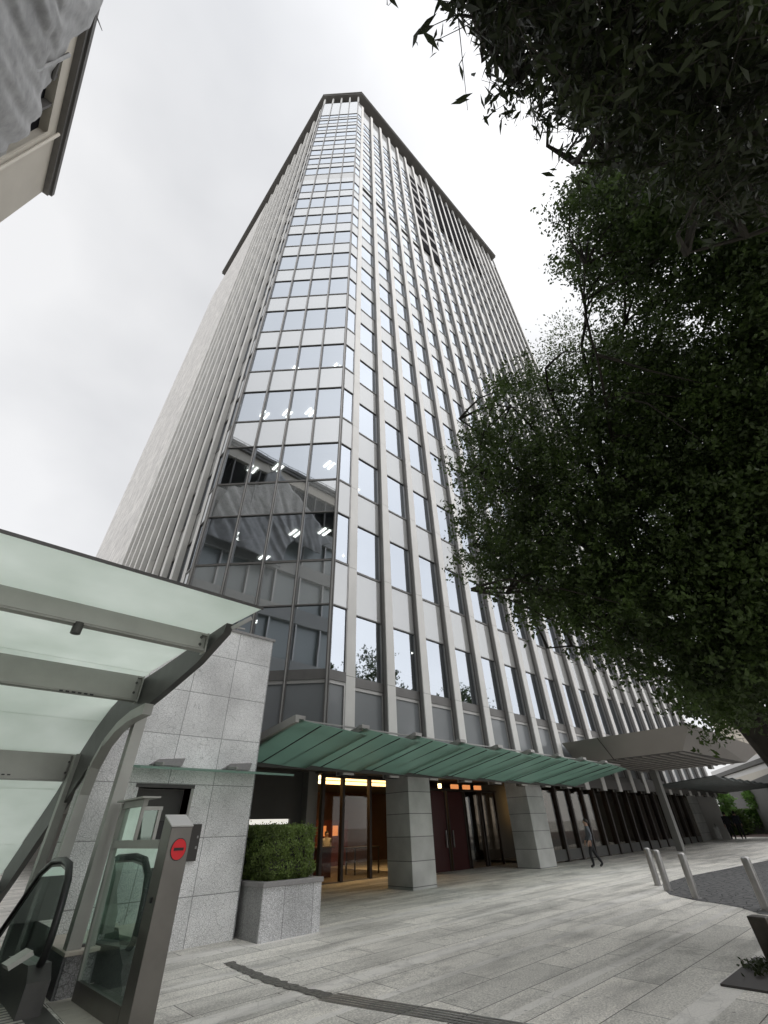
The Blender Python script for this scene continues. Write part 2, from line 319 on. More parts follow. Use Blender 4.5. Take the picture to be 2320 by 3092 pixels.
# ------------------------------------------------------------------ ground
def paving():
    m = mat('paving', (.45, .44, .41), .75, spec=.3); b = NB(m)
    ge = b.node('ShaderNodeNewGeometry'); sx = b.node('ShaderNodeSeparateXYZ'); b.link(ge.outputs['Position'], sx.inputs[0])
    n0 = b.node('ShaderNodeTexNoise', Scale=.6, Detail=2.); b.link(ge.outputs['Position'], n0.inputs['Vector'])
    X = sx.outputs['X']; Y = b.math('ADD', sx.outputs['Y'], b.math('MULTIPLY', b.math('SUBTRACT', n0.outputs['Fac'], .5), .03))
    cx = b.node('ShaderNodeCombineXYZ'); b.link(X, cx.inputs[0]); b.link(Y, cx.inputs[1])
    # smooth light bands every 1.52 m, rougher granite courses between
    band = None
    for y0_, y1_ in ((2.48, 2.78), (3.96, 4.08), (5.42, 5.54), (6.2, 6.5), (7.85, 7.98), (9.25, 9.62), (11.4, 11.7), (-1.2, -.9), (.6, .75)):
        q = b.math('MULTIPLY', b.math('GREATER_THAN', Y, y0_), b.math('LESS_THAN', Y, y1_)); band = q if band is None else b.math('ADD', band, q)
    brk = b.node('ShaderNodeTexBrick', Scale=1.0, offset=.5, offset_frequency=2)
    for k, v in {'Mortar Size': .007, 'Brick Width': 2.1, 'Row Height': .56, 'Mortar Smooth': .3}.items(): brk.inputs[k].default_value = v
    brk.inputs['Color1'].default_value = (.74, .715, .66, 1); brk.inputs['Color2'].default_value = (.56, .545, .505, 1); brk.inputs['Mortar'].default_value = (.14, .13, .12, 1)
    cy = b.node('ShaderNodeCombineXYZ'); b.link(X, cy.inputs[0]); b.link(b.math('ADD', Y, -2.77 + 15.2), cy.inputs[1]); b.link(cy.outputs[0], brk.inputs['Vector'])
    brk2 = b.node('ShaderNodeTexBrick', Scale=1.0, offset=0., offset_frequency=2)
    for k, v in {'Mortar Size': .005, 'Brick Width': 2.6, 'Row Height': 50., 'Mortar Smooth': .2}.items(): brk2.inputs[k].default_value = v
    brk2.inputs['Color1'].default_value = (.72, .70, .66, 1); brk2.inputs['Color2'].default_value = (.64, .62, .585, 1); brk2.inputs['Mortar'].default_value = (.16, .15, .14, 1)
    b.link(cx.outputs[0], brk2.inputs['Vector'])
    col = b.mix(band, brk.outputs['Color'], brk2.outputs['Color'])
    n1 = b.node('ShaderNodeTexNoise', Scale=45., Detail=4., Roughness=.7); b.link(ge.outputs['Position'], n1.inputs['Vector'])
    r1 = b.node('ShaderNodeMapRange'); r1.inputs['From Min'].default_value = .3; r1.inputs['From Max'].default_value = .7; r1.inputs['To Min'].default_value = .60; r1.inputs['To Max'].default_value = 1.42
    b.link(n1.outputs['Fac'], r1.inputs['Value'])
    sp = b.math('ADD', b.math('MULTIPLY', b.math('SUBTRACT', r1.outputs[0], 1.), b.math('SUBTRACT', 1., b.math('MULTIPLY', band, .75))), 1.)
    mp_ = b.node('ShaderNodeMapping'); mp_.inputs['Scale'].default_value = (.45, 1.6, 1); b.link(ge.outputs['Position'], mp_.inputs[0])
    n2 = b.node('ShaderNodeTexNoise', Scale=1., Detail=6., Roughness=.62); b.link(mp_.outputs[0], n2.inputs['Vector'])
    r2 = b.node('ShaderNodeMapRange'); r2.inputs['From Min'].default_value = .3; r2.inputs['From Max'].default_value = .54; r2.inputs['To Min'].default_value = .66; r2.inputs['To Max'].default_value = 1.2
    b.link(n2.outputs['Fac'], r2.inputs['Value'])
    n3 = b.node('ShaderNodeTexNoise', Scale=2.5, Detail=5.); b.link(ge.outputs['Position'], n3.inputs['Vector'])
    wp = b.mix(.25, ge.outputs['Position'], n3.outputs['Color'], 'ADD')
    vo = b.node('ShaderNodeTexVoronoi', Scale=3.2, feature='DISTANCE_TO_EDGE'); b.link(wp, vo.inputs['Vector'])
    r3 = b.node('ShaderNodeMapRange'); r3.inputs['From Max'].default_value = .016; r3.inputs['To Min'].default_value = .76; b.link(vo.outputs['Distance'], r3.inputs['Value'])
    n5 = b.node('ShaderNodeTexNoise', Scale=.9, Detail=8., Roughness=.7); b.link(ge.outputs['Position'], n5.inputs['Vector'])
    r5 = b.node('ShaderNodeMapRange'); r5.inputs['From Min'].default_value = .58; r5.inputs['From Max'].default_value = .70; r5.inputs['To Min'].default_value = 1.; r5.inputs['To Max'].default_value = .62; b.link(n5.outputs['Fac'], r5.inputs['Value'])
    v6 = b.node('ShaderNodeTexVoronoi', Scale=2.2); b.link(ge.outputs['Position'], v6.inputs['Vector'])
    r6 = b.node('ShaderNodeMapRange'); r6.inputs['From Min'].default_value = .035; r6.inputs['From Max'].default_value = .06; r6.inputs['To Min'].default_value = .55; b.link(v6.outputs['Distance'], r6.inputs['Value'])
    f = b.math('MULTIPLY', b.math('MULTIPLY', b.math('MULTIPLY', sp, r2.outputs[0]), r3.outputs[0]), b.math('MULTIPLY', r5.outputs[0], r6.outputs[0]))
    cc = b.node('ShaderNodeCombineColor'); [b.link(f, cc.inputs[i]) for i in range(3)]
    b.link(b.mix(1., col, cc.outputs[0], 'MULTIPLY'), b.p.inputs['Base Color'])
    bp = b.node('ShaderNodeBump', Strength=.5, Distance=.008); b.link(f, bp.inputs['Height']); b.link(bp.outputs[0], b.p.inputs['Normal'])
    return m
M_pave = paving()
def setts():
    m = mat('dark_setts', (.10, .10, .10), .8, spec=.3); b = NB(m)
    ge = b.node('ShaderNodeNewGeometry'); vo = b.node('ShaderNodeTexVoronoi', Scale=4.2, feature='DISTANCE_TO_EDGE'); b.link(ge.outputs['Position'], vo.inputs['Vector'])
    r3 = b.node('ShaderNodeMapRange'); r3.inputs['From Max'].default_value = .06; r3.inputs['To Min'].default_value = .25; b.link(vo.outputs['Distance'], r3.inputs['Value'])
    n1 = b.node('ShaderNodeTexNoise', Scale=9., Detail=5.); b.link(ge.outputs['Position'], n1.inputs['Vector'])
    f = b.math('MULTIPLY', r3.outputs[0], b.math('MULTIPLY', n1.outputs['Fac'], .26))
    cc = b.node('ShaderNodeCombineColor'); [b.link(f, cc.inputs[i]) for i in range(3)]; b.link(cc.outputs[0], b.p.inputs['Base Color'])
    bp = b.node('ShaderNodeBump', Strength=.8, Distance=.02); b.link(r3.outputs[0], bp.inputs['Height']); b.link(bp.outputs[0], b.p.inputs['Normal'])
    return m
M_setts = setts()
def sheet(name, pts, m, dz, parent=None):
    b = MB(); b.add([(x, y, g(x) + dz) for x, y in pts], [tuple(range(len(pts)))], m); return b.build(name, parent)
b = MB()
S = 900
b.add([(-S, -S, g(-S)), (S, -S, g(S)), (S, S, g(S)), (-S, S, g(-S))], [(0, 1, 2, 3)], M_pave)
# cut a stairwell for the escalator: leave the sheet whole except a rectangle
b = MB()
hx0, hx1, hy0, hy1 = .3, 2.05, 8.95, 17.
for (x0, x1, y0, y1) in ((-S, hx0, -S, S), (hx1, S, -S, S), (hx0, hx1, -S, hy0), (hx0, hx1, hy1, S)):
    b.add([(x0, y0, g(x0)), (x1, y0, g(x1)), (x1, y1, g(x1)), (x0, y1, g(x0))], [(0, 1, 2, 3)], M_pave)
tag(b.build('ground'), kind='structure')
cob = [(15.9, 6.2), (15.0, 5.75), (14.35, 5.0), (14.0, 4.3), (13.7, 3.9), (13.1, 3.45), (12.9, 1.5), (13.2, -3), (60, -3), (60, 4), (27, 6.0), (19.4, 6.75), (17.2, 6.7)]
tag(sheet('driveway', cob, M_setts, .004), kind='structure')
M_far = mat('far_road', (.12, .085, .075), .8, noise=(.4, .1))
tag(sheet('road', [(52, -20), (90, -20), (90, 30), (52, 30)], M_far, .008), kind='structure')
# drainage channel crossing the forecourt
M_drain = mat('drain_gravel', (.15, .145, .13), .85, noise=(24, .6), bump=.8)
M_ridge = mat('drain_steel', (.27, .26, .245), .5, metal=.3, noise=(9, .25))
dr = [(4.50, 8.55), (4.42, 7.5), (4.47, 6.6), (4.52, 6.0), (4.68, 5.4), (4.92, 4.6), (5.10, 3.9), (5.4, 2.9)]
dth = thing('drainage_channel', 'narrow dark drainage channel crossing the pale forecourt paving', 'drain', (4.6, 6, 0))
dd_ = [(dr[0][0] + (dr[3][0] - dr[0][0]) * k / 30 - .10 * math.sin(k / 30 * 3.1), dr[0][1] + (dr[3][1] - dr[0][1]) * k / 30) for k in range(31)]
b = MB(); L = [(x - .09 - rnd.uniform(-.03, .03), y) for x, y in dd_] + [(x + .09 + rnd.uniform(-.03, .04), y) for x, y in dd_][::-1]
b.add([(x, y, g(x) + .006) for x, y in L], [tuple(range(len(L)))], M_drain); b.build('gravel_strip', dth)
b = MB()
for k in range(5):
    o = -.16 + k * .07
    for i in range(3, len(dr) - 1):
        (x0, y0), (x1, y1) = dr[i], dr[i + 1]
        b.add([(x0 + o, y0, g(x0) + .007), (x0 + o + .038, y0, g(x0) + .007), (x1 + o + .038, y1, g(x1) + .007), (x1 + o, y1, g(x1) + .007)], [(0, 1, 2, 3)], M_ridge)
b.build('grating', dth)

# ------------------------------------------------------------------ the tower
C1 = Vector((8.66, 12.2, 0)); C2 = Vector((4.60, 16.28, 0)); XE = 48.4; YE = 59.0
T = thing('office_tower', 'tall pale office tower with chamfered glass corner and closely spaced vertical pilasters', 'building', (26, 34, 0))
D = 14.96
rows = [(.294, .463), (.588, .758), (.88, 1.051), (1.176, 1.352), (1.478, 1.65), (1.774, 1.958), (2.081, 2.258), (2.381, 2.559), (2.681, 2.859), (2.985, 3.153),
        (3.279, 3.472), (3.588, 3.763), (3.974, 4.143), (4.24, 4.407), (4.495, 4.657), (4.785, 4.941), (5.057, 5.215), (5.316, 5.46), (5.569, 5.72), (5.80, 5.934)]
rows = [(1.6 + a * D, 1.6 + c * D) for a, c in rows]
ZT = 1.6 + 6.5 * D; ZC = 1.6 + 6.76 * D; MECH = (1.6 + 3.855 * D, rows[12][0])
GI = .28                                        # depth of the glass behind the pilaster face
def rot(a): return Matrix.Rotation(a, 4, 'Z')
FACES = {'R': (Vector((0, 12.2, 0)), 0.0), 'C': (C2.copy(), math.atan2(C1.y - C2.y, C1.x - C2.x)), 'L': (Vector((4.60, 0, 0)), -math.pi / 2)}
def place(o, face, u, z, d=0):
    org, a = FACES[face]
    ux = Vector((math.cos(a), math.sin(a), 0)); inn = Vector((-math.sin(a), math.cos(a), 0))
    if face == 'R': p = Vector((u, 12.2, 0)) + inn * d
    elif face == 'L': p = Vector((4.60, u, 0)) + inn * d
    else: p = C2 + ux * u + inn * d
    o.location = p + Vector((0, 0, z)) - T.location; o.rotation_euler = (0, 0, a)
CW = (C1 - C2).length / 4
bays = []                                        # (face, u_center, width, depth)
for i in range(4): bays.append(('C', CW * (i + .5), CW, .02))
pilR = [9.68 + 2.0 * i for i in range(20)]
bays.append(('R', (8.66 + 9.45) / 2, 9.45 - 8.66, .02))
for i in range(19): bays.append(('R', pilR[i] + 1.0, 1.58, GI))
pilL = [17.35 + 2.0 * i for i in range(21)]
bays.append(('L', (16.28 + 17.12) / 2, 17.12 - 16.28, .02))
for i in range(9): bays.append(('L', pilL[i] + 1.0, 1.58, GI))
wcache = {}
def winmesh(wd, h):
    k = (round(wd, 3), round(h, 3))
    if k not in wcache:
        b = MB(); x = wd / 2; fr = .035
        b.quad((-x + fr, .03, .06), (x - fr, .03, .06), (x - fr, .03, h - .04), (-x + fr, .03, h - .04), M_glass)
        b.box(-x, x, -.035, .06, 0, .09, M_frame); b.box(-x, x, -.03, .06, h - .05, h, M_frame)
        b.box(-x, -x + fr, -.025, .058, .09, h - .05, M_frame); b.box(x - fr, x, -.025, .058, .09, h - .05, M_framelt)
        me = bpy.data.meshes.new('window'); me.from_pydata(b.v, [], b.f)
        for m in b.mats: me.materials.append(m)
        me.polygons.foreach_set('material_index', b.m); wcache[k] = (me, b)
    return wcache[k]
def spmesh(wd, h, mm=None):
    mm = mm or M_span; k = ('s', mm.name, round(wd, 3), round(h, 3))
    if k not in wcache:
        b = MB(); x = wd / 2
        b.box(-x, x, 0.0, .08, 0, h, mm); b.box(-x, -x + .03, -.02, -.002, 0, h, M_frame); b.box(x - .03, x, -.02, -.002, 0, h, M_framelt)
        me = bpy.data.meshes.new('spandrel'); me.from_pydata(b.v, [], b.f)
        for m in b.mats: me.materials.append(m)
        me.polygons.foreach_set('material_index', b.m); wcache[k] = (me, b)
    return wcache[k]
def xform(b, face, u, z, d):
    o = bpy.data.objects.new('tmp', None); place(o, face, u, z, d); 
    mtx = Matrix.Translation(o.location + T.location) @ rot(o.rotation_euler[2]); bpy.data.objects.remove(o)
    return [tuple(mtx @ Vector(v)) for v in b.v]
rest_w, rest_s = MB(), MB()
nwin = nsp = 0
def merge(dst, src, vs):
    base = len(dst.v); dst.v += vs
    mm = [dst.mi(m) for m in src.mats]
    for f, k in zip(src.f, src.m): dst.f.append(tuple(base + i for i in f)); dst.m.append(mm[k])
for bi, (face, u, wd, d) in enumerate(bays):
    for r, (z0, z1) in enumerate(rows):
        louv = face == 'R' and pilR[5] < u < pilR[7] + .01 and r >= 12
        if louv:                                # plant-room openings near the top, their shaded inside drawn as black panels
            bb = MB(); x = wd / 2; h = (rows[r + 1][0] if r < 19 else z1 + 1.6) - z0
            bb.box(-x, x, -.18, .1, .0, h * .72, M_dark); bb.box(-x, x, -.17, .08, h * .72, h, M_rim)
            merge(rest_s, bb, xform(bb, face, u, z0, d)); continue
        near = (face == 'C' and r < 9) or (face == 'R' and u < 20.5 and r < 7) or (face == 'R' and 20.5 < u < 30 and r < 3)
        me, b = winmesh(wd, z1 - z0)
        if near and nwin < 100:
            o = bpy.data.objects.new('window', me); COL.objects.link(o); o.parent = T; place(o, face, u, z0, d); nwin += 1
        else: merge(rest_w, b, xform(b, face, u, z0, d))
        zt = rows[r + 1][0] if r < 19 else ZT
        if r == 11: zt = MECH[0]
        me, b = spmesh(wd, zt - z1, M_spanC if face == 'C' else M_span)
        if near and nsp < 100:
            o = bpy.data.objects.new('spandrel', me); COL.objects.link(o); o.parent = T; place(o, face, u, z1, d); nsp += 1
        else: merge(rest_s, b, xform(b, face, u, z1, d))
        if r == 11:                             # plant-floor slot
            bb = MB(); x = wd / 2; h = MECH[1] - MECH[0]
            if face == 'R' and 1 < wd and u < 20: bb.box(-x, x, .25, .3, 0, h * .6, M_dark); bb.box(-x, x, 0, .08, h * .6, h, M_span)
            else: bb.box(-x, x, .0, .08, 0, h, M_span)
            merge(rest_s, bb, xform(bb, face, u, MECH[0], d))
tag(rest_w.build('window', T), kind='stuff'); tag(rest_s.build('spandrel', T), kind='stuff')
# grey panels below the first windows
for (face, u, wd, d) in bays:
    if face == 'L' and u > 30: continue
    b = MB(); x = wd / 2
    b.box(-x, x, .02, .08, 0, 2.28, M_grey); b.box(-x, x, -.02, .07, 2.28, 2.40, M_framelt); b.box(-x, x, -.05, .06, 2.40, rows[0][0] - 3.35, M_frame)
    b.box(-x, -x + .05, -.02, .018, 0, 2.28, M_frame); b.box(x - .07, x, -.03, .018, 0, 2.28, M_framelt)
    o = b.build('base_panel', T, world=False); place(o, face, u, 3.35, d)
# pilasters of stacked cladding panels with open joints
pz = [3.0] + [r[0] for r in rows[:12]] + [MECH[1]] + [r[0] for r in rows[13:]] + [ZT + .3]
def pilaster(face, u, top):
    b = MB()
    for i in range(len(pz) - 1):
        z0, z1 = pz[i] + .007, pz[i + 1] - .007
        if i == 0: z0 = 3.0
        b.box(-.21, .21, 0, GI + .1, z0, z1, M_pil)
    b.box(-.20, .20, .02, GI + .08, 3.0, ZT, M_frame)
    if face == 'R': b.box(-.216, -.2101, .05, GI, 3.0, ZT, M_return_shade); b.box(-.240, -.2161, GI - .10, GI + .02, 3.0, ZT, M_frame)  # thin dark plate paints the shade on the return
    o = b.build('pilaster', T, world=False); place(o, face, u, 0)
for u in pilR: pilaster('R', u, ZT)
for u in pilL[:10]: pilaster('L', u, ZT)
M_flank = granite('flank_cladding', (.66, .64, .62), 1.4, 2.24, ('Y', 'Z'), mortar=.018, off=0, speck=.04, crack=0, rough=.5)
b = MB(); b.box(4.62, 5.2, pilL[9] + .25, YE - .02, 3.0, ZT, M_flank); b.build('flank_wall', T)
# chamfer mullions and corner posts
for i in range(5):
    b = MB(); wv = .055 if 0 < i < 4 else .075
    b.box(-wv, wv, -.07, .08, 3.3, ZT, M_frame); b.box(-wv * .35, wv * .35, -.10, -.07, 3.3, ZT, M_framelt)
    o = b.build('mullion', T, world=False); place(o, 'C', CW * i, 0)
# core volume, floors, office ceilings and lamps
IN = .72
P0 = [(4.6 + IN, YE - .3), (4.6 + IN, 16.28 + .26), (8.66 + .26, 12.2 + IN), (XE - .4, 12.2 + IN), (XE - .4, YE - .3)]
core = [(4.6 + 6, YE - 1), (4.6 + 6, 22), (14.5, 12.2 + 6), (XE - 1, 12.2 + 6), (XE - 1, YE - 1)]
b = MB(); b.prism([(x, y, 3.6) for x, y in core], (0, 0, ZT - 4), M_core); b.build('core', T)
for r in range(19):
    z1 = rows[r][1] + .18
    b = MB(); b.prism([(x, y, z1) for x, y in P0], (0, 0, .5), M_ceil); b.build('floor_slab', T)
un = Vector((.7045, -.7098, 0)); inn_ = Vector((.7098, .7045, 0))
for r in range(5):
    zc = rows[r][1] + .165
    for q, (u_, dd) in enumerate(((.8, 1.5), (2.2, 1.5), (3.6, 1.5), (5.0, 1.5), (1.5, 3.6), (4.3, 3.6))):
        if (q * 7 + r * 5) % 4 == 0 or (r == 4 and q not in (1, 3)): continue
        p = C2 + un * u_ + inn_ * dd; b = MB()
        for k in (0, .26): b.box(p.x + k, p.x + k + .11, p.y, p.y + .6, zc - .03, zc, M_lamp)
        b.build('ceiling_light', T)
for r, xs in ((1, (11.4,)), (2, (11.6,)), (0, (15.2,))):
    for x in xs:
        b = MB()
        for k in (0, .25): b.box(x + k, x + k + .1, 14.6, 15.3, rows[r][1] + .13, rows[r][1] + .16, M_lamp)
        b.build('ceiling_light', T)
# roller blinds of the bottom corner row, others added to brighten dark windows
M_blind = mat('roller_blind', (.50, .50, .48), .8, noise=(.5, .06))
for face, u, wd, d in bays:
    if face == 'L' or (face == 'R' and u > 21): continue
    for r in range(0, 7):
        z0, z1 = rows[r]; q = rnd.random()
        fr_ = (.98 if q < .75 else .55) if (face == 'C' and r == 0) else (0 if q < .45 else rnd.choice((.16, .22, .3, .45, .7)) if r < 4 or q > .8 else 0)
        if fr_ == 0: continue
        b = MB(); x = wd / 2 - .05; b.box(-x, x, .22, .235, (z1 - z0) * (1 - fr_), z1 - z0 - .02, M_blind); o = b.build('blind', T, world=False); place(o, face, u, z0, d)
# back and end walls
b = MB(); b.prism([(4.75, YE, 0), (4.75, YE - .35, 0), (XE - .35, YE - .35, 0), (XE - .35, 12.5, 0), (XE, 12.5, 0), (XE, YE, 0)], (0, 0, ZT), M_pil); b.build('wall', T)
# flank wall of the left side further back (plain joints) and crown
b = MB()
cr = [(4.6 + .2, YE), (4.6 + .2, 16.28 + .1), (8.66 + .1, 12.2 + .2), (XE, 12.2 + .2), (XE, YE)]
b.prism([(x, y, rows[19][1] + .2) for x, y in [(x + .2, y + .2) for x, y in cr]], (0, 0, ZT - rows[19][1] - .2), M_white)
b.prism([(x + .5, y + .5, ZT) for x, y in cr], (0, 0, ZC - ZT), M_dark)
b.build('crown', T)
for i in range(5):
    b = MB(); b.box(-.12, .12, -.02, .25, ZT - .6, ZC, M_white); o = b.build('crown_post', T, world=False); place(o, 'C', CW * i, 0)
for i in range(8, 20):
    b = MB(); b.box(-.12, .12, -.02, .3, ZT + .3, ZC, M_white); o = b.build('crown_post', T, world=False); place(o, 'R', pilR[i], 0)
ev = [(4.15, 55.0), (4.15, 16.1), (8.85, 11.52), (47.7, 11.52), (47.7, 14), (30, 30), (30, 55)]
b = MB(); b.prism([(x, y, ZC) for x, y in ev], (0, 0, .45), M_eave); b.prism([(x - .12 if x < 30 else x, y - .12 if y < 15 else y, ZC + .45) for x, y in ev], (0, 0, .3), M_frame); b.build('roof_eave', T)
# louvre screens high on the right face
for i in range(8, 14):
    b = MB(); x = .77
    for k in range(22): b.box(-x, x, -.2, -.04, 80 + k * .92, 80.62 + k * .92, M_dark)
    o = b.build('louvre_screen', T, world=False); place(o, 'R', pilR[i] + 1.0, 0, GI)

# ground floor: soffit, piers, lobby
b = MB(); b.box(5.8, XE - .5, 12.32, 24, 3.55, 3.75, M_soffit); b.box(8.8, XE, 12.24, 12.5, 3.1, 3.55, M_soffit); b.build('soffit', T)
def pier(x0, x1, y0, y1, zt):
    b = MB(); zb = g(x0) - .05
    n = 7; hs = .62
    b.box(x0, x1, y0, y1, zb, zt, M_pier); 
    b.box(x0 - .02, x1 + .02, y0 - .02, y1 + .02, zb, g(x0) + .02, M_pier)
    return b.build('pier', T, bevel=.015)
pier(12.3, 13.4, 12.2, 13.35, 3.56); pier(20.15, 21.5, 12.5, 13.6, 3.56); pier(45.0, 47.5, 13.6, 14.85, 3.9)
# dark recessed wall, with its slit window, and a pale column
b = MB()
b.box(5.9, 11.15, 17.0, 17.3, 0, 1.86, M_dkwall); b.box(5.9, 8.4, 17.0, 17.3, 1.86, 2.02, M_dkwall); b.box(10.7, 11.15, 17.0, 17.3, 1.86, 2.02, M_dkwall); b.box(5.9, 11.15, 17.0, 17.3, 2.02, 3.55, M_dkwall)
b.build('recess_wall', T)
b = MB(); b.box(8.4, 10.7, 17.12, 17.2, 1.86, 2.02, mat('slit_glow', (.8, .78, .7), .5, emit=(1, .97, .88), es=.5)); b.build('slit_window', T)
b = MB(); b.box(11.15, 11.62, 16.6, 17.3, 0, 3.55, M_col); b.build('column', T)
# lobby room
b = MB()
b.box(11.6, 24.2, 24.8, 25.0, 0, 3.6, M_lobby); b.box(11.45, 11.62, 17.3, 25, 0, 3.6, M_lobby); b.box(24.2, 24.4, 18.8, 25, 0, 3.6, M_lobby)
b.box(11.6, 24.2, 16.4, 25, .06, .11, M_lobfl); b.box(11.45, 48, 14.9, 25, 3.48, 3.54, M_soffit)
b.build('lobby_room', T)
for k, (y, x0, x1) in enumerate(((16.9, 11.9, 17.2), (18.6, 11.9, 19.0))):
    b = MB(); b.box(x0, x1, y, y + .95, 3.42, 3.46, M_warm); b.build('ceiling_light', T)
xs = [11.75, 12.75, 14.2, 15.6, 17.3]
for i in range(len(xs) - 1):
    b = MB(); b.box(xs[i] + .06, xs[i + 1] - .06, 16.44, 16.46, g(14), 3.5, M_shopgl); b.build('lobby_window', T)
for x in xs: b = MB(); b.box(x - .06, x + .06, 16.36, 16.54, 0, 3.5, M_mull); b.build('lobby_mullion', T)
b = MB(); b.box(xs[0], xs[-1], 16.38, 16.52, 3.36, 3.52, M_mull); b.build('lobby_transom', T)
# red doors between the piers
b = MB(); b.box(17.4, 27, 18.6, 18.8, 0, 3.5, M_wood); b.box(15.25, 15.45, 15.5, 16.36, 0, 3.5, M_dkwall); b.box(17.4, 17.6, 16.6, 18.6, 0, 3.5, M_wood)
b.build('entrance_wall', T)
for k, (x0, x1, m) in enumerate(((15.25, 16.6, M_shopgl), (16.72, 17.9, M_reddoor), (18.02, 19.2, M_reddoor), (19.32, 20.5, M_shopgl), (20.62, 21.8, M_shopgl))):
    b = MB(); b.box(x0 + .05, x1 - .05, 15.42, 15.47, .12, 2.95, m)
    b.box(x0, x0 + .05, 15.38, 15.50, .12, 3.0, M_mull); b.box(x1 - .05, x1, 15.38, 15.50, .12, 3.0, M_mull)
    o = b.build('door', T)
    if k in (1, 2):
        h = MB(); h.box(x0 + (.95 if k == 1 else .12), x0 + (1.0 if k == 1 else .17), 15.32, 15.37, .9, 1.5, M_ss); h.build('door_handle', o)
b = MB(); b.box(15.1, 22, 15.40, 15.50, 2.98, 3.06, M_mull); b.build('door_transom', T)
for k in range(7):
    x = 15.4 + k * .92
    b = MB(); b.box(x, x + (.5 if k > 3 else .14), 15.9, 16.0, 3.12, 3.30, M_orange if k > 3 else M_warm); b.build('transom_light', T)
# dark glazed front beyond the second pier
b = MB(); b.box(22.6, 44, 17.0, 17.2, 0, 3.5, M_dkwall); b.box(22.6, 44.5, 13.3, 17, g(33), g(33) + .02, M_lobfl); b.build('lounge_room', T)
xg = 22.6
while xg < 43.5:
    b = MB(); b.box(xg + .07, xg + 1.38, 13.34, 13.37, g(xg), 3.5, M_shopgl); b.build('lounge_window', T)
    b = MB(); b.box(xg - .07, xg + .07, 13.22, 13.5, 0, 3.55, M_mull); b.build('lounge_mullion', T)
    xg += 1.45
b = MB(); b.box(25.0, 25.9, 16.4, 16.6, 1.7, 3.3, mat('amber_lamp', (.9, .7, .4), .5, emit=(1, .62, .25), es=.55)); b.build('wall_lamp', T)
b = MB(); b.box(22.6, 44, 13.30, 13.42, g(33) + .02, .62, M_dkwall); b.build('lounge_sill', T)

# furniture seen through the lobby glass
t = thing('counter', 'dark red reception counter behind the lobby glass', 'counter', (12.9, 18.4, .1))
b = MB(); b.box(12.4, 13.6, 18.2, 18.7, .11, 1.05, M_reddoor); b.build('counter_body', t)
b = MB(); b.box(12.3, 13.7, 18.1, 18.8, 1.05, 1.1, M_wood); b.build('counter_top', t)
t = thing('table', 'dark table with thin legs behind the lobby glass', 'table', (15.3, 18.2, .1))
b = MB(); b.box(14.6, 16.1, 17.9, 18.6, .98, 1.03, M_mull); b.build('tabletop', t)
for x in (14.68, 16.02):
    for y in (17.96, 18.54): b = MB(); b.box(x - .025, x + .025, y - .025, y + .025, .11, .98, M_mull); b.build('leg', t)
t = thing('sideboard', 'low reddish sideboard with small lit frames at the back of the lobby', 'cabinet', (15.2, 23.6, .1))
b = MB(); b.box(13.2, 18.6, 23.4, 23.9, .11, 2.1, mat('side_red', (.16, .035, .02), .5)); b.build('cabinet_body', t)
for k in range(6): b = MB(); x = 13.5 + k * .8; b.box(x, x + .34, 23.34, 23.38, 1.4, 1.85, M_orange); b.build('lit_frame', t)
t = thing('pendant_lamp', 'tall warm lamp glowing at the right of the lobby', 'lamp', (18.2, 19.5, 3.4))
b = MB(); b.tube([(18.2, 19.5, 3.45), (18.2, 19.5, 2.95)], .012, M_mull, 6); b.build('cord', t)
b = MB(); b.tube([(18.2, 19.5, 1.95), (18.2, 19.5, 2.1), (18.2, 19.5, 2.8), (18.2, 19.5, 2.95)], [.06, .12, .1, .03], M_warm, 12); b.build('lamp_shade', t, smooth=True)

# ------------------------------------------------------------------ green glass canopy over the lobby front
cn = thing('glass_canopy', 'green glass canopy of overlapping panels along the tower front', 'canopy', (15, 10.6, 3.2))
YO, YI, ZO, ZI = 9.3, 12.1, 3.62, 3.12
k = 0; x = 5.85
while x < 23.6:
    x1 = min(x + 2.0, 24.2); b = MB()
    za, zb = ZO + .08, ZO - .05                 # each pane tilts, lapping the next like a shingle
    vs = [(x, YO, za), (x1 + .12, YO, zb), (x1 + .12, YI, ZI - .04), (x, YI, ZI + .06)]
    b.prism(vs, (0, 0, .016), M_green)
    for q in (.33, .66): xx_ = x + 2.0 * q; zo_ = za + (zb - za) * q; b.bar((xx_, YO + .02, zo_ - .012), (xx_, YI - .02, ZI + .02), .025, .02, M_steeld)
    b.build('glass_panel', cn)
    b = MB(); b.bar((x + .02, YO + .05, za + .06), (x + .02, YI, ZI + .18), .06, .14, M_steel); b.box(x - .10, x + .16, YO - .04, YO + .12, za + .02, za + .10, M_framelt)
    b.build('bracket', cn)
    x += 2.0; k += 1
b = MB(); b.bar((5.85, YO + .35, ZO + .16), (24.2, YO + .35, ZO + .16), .035, .035, M_framelt); b.build('front_rail', cn)
b = MB(); b.box(5.8, 24.4, YI - .02, YI + .10, ZI - .06, ZI + .30, M_soffit); b.build('back_beam', cn)
b = MB(); b.bar((5.78, YO - .05, ZO + .10), (5.78, YI, ZI + .30), .10, .16, M_steel); b.build('end_beam', cn)

# second, farther canopy
cn2 = thing('slate_canopy', 'dark slatted canopy on the far side of the porte-cochere', 'canopy', (43, 10.6, 3.4))
for k in range(8):
    x = 35.6 + k * 1.9; b = MB()
    b.prism([(x, 8.7, 3.62 + .1), (x + 2.0, 8.7, 3.55), (x + 2.0, 12.2, 3.36), (x, 12.2, 3.44)], (0, 0, .05), M_slate); b.build('roof_panel', cn2)
b = MB(); b.box(35.6, 51, 12.1, 12.3, 3.3, 3.6, M_soffit); b.build('back_beam', cn2)

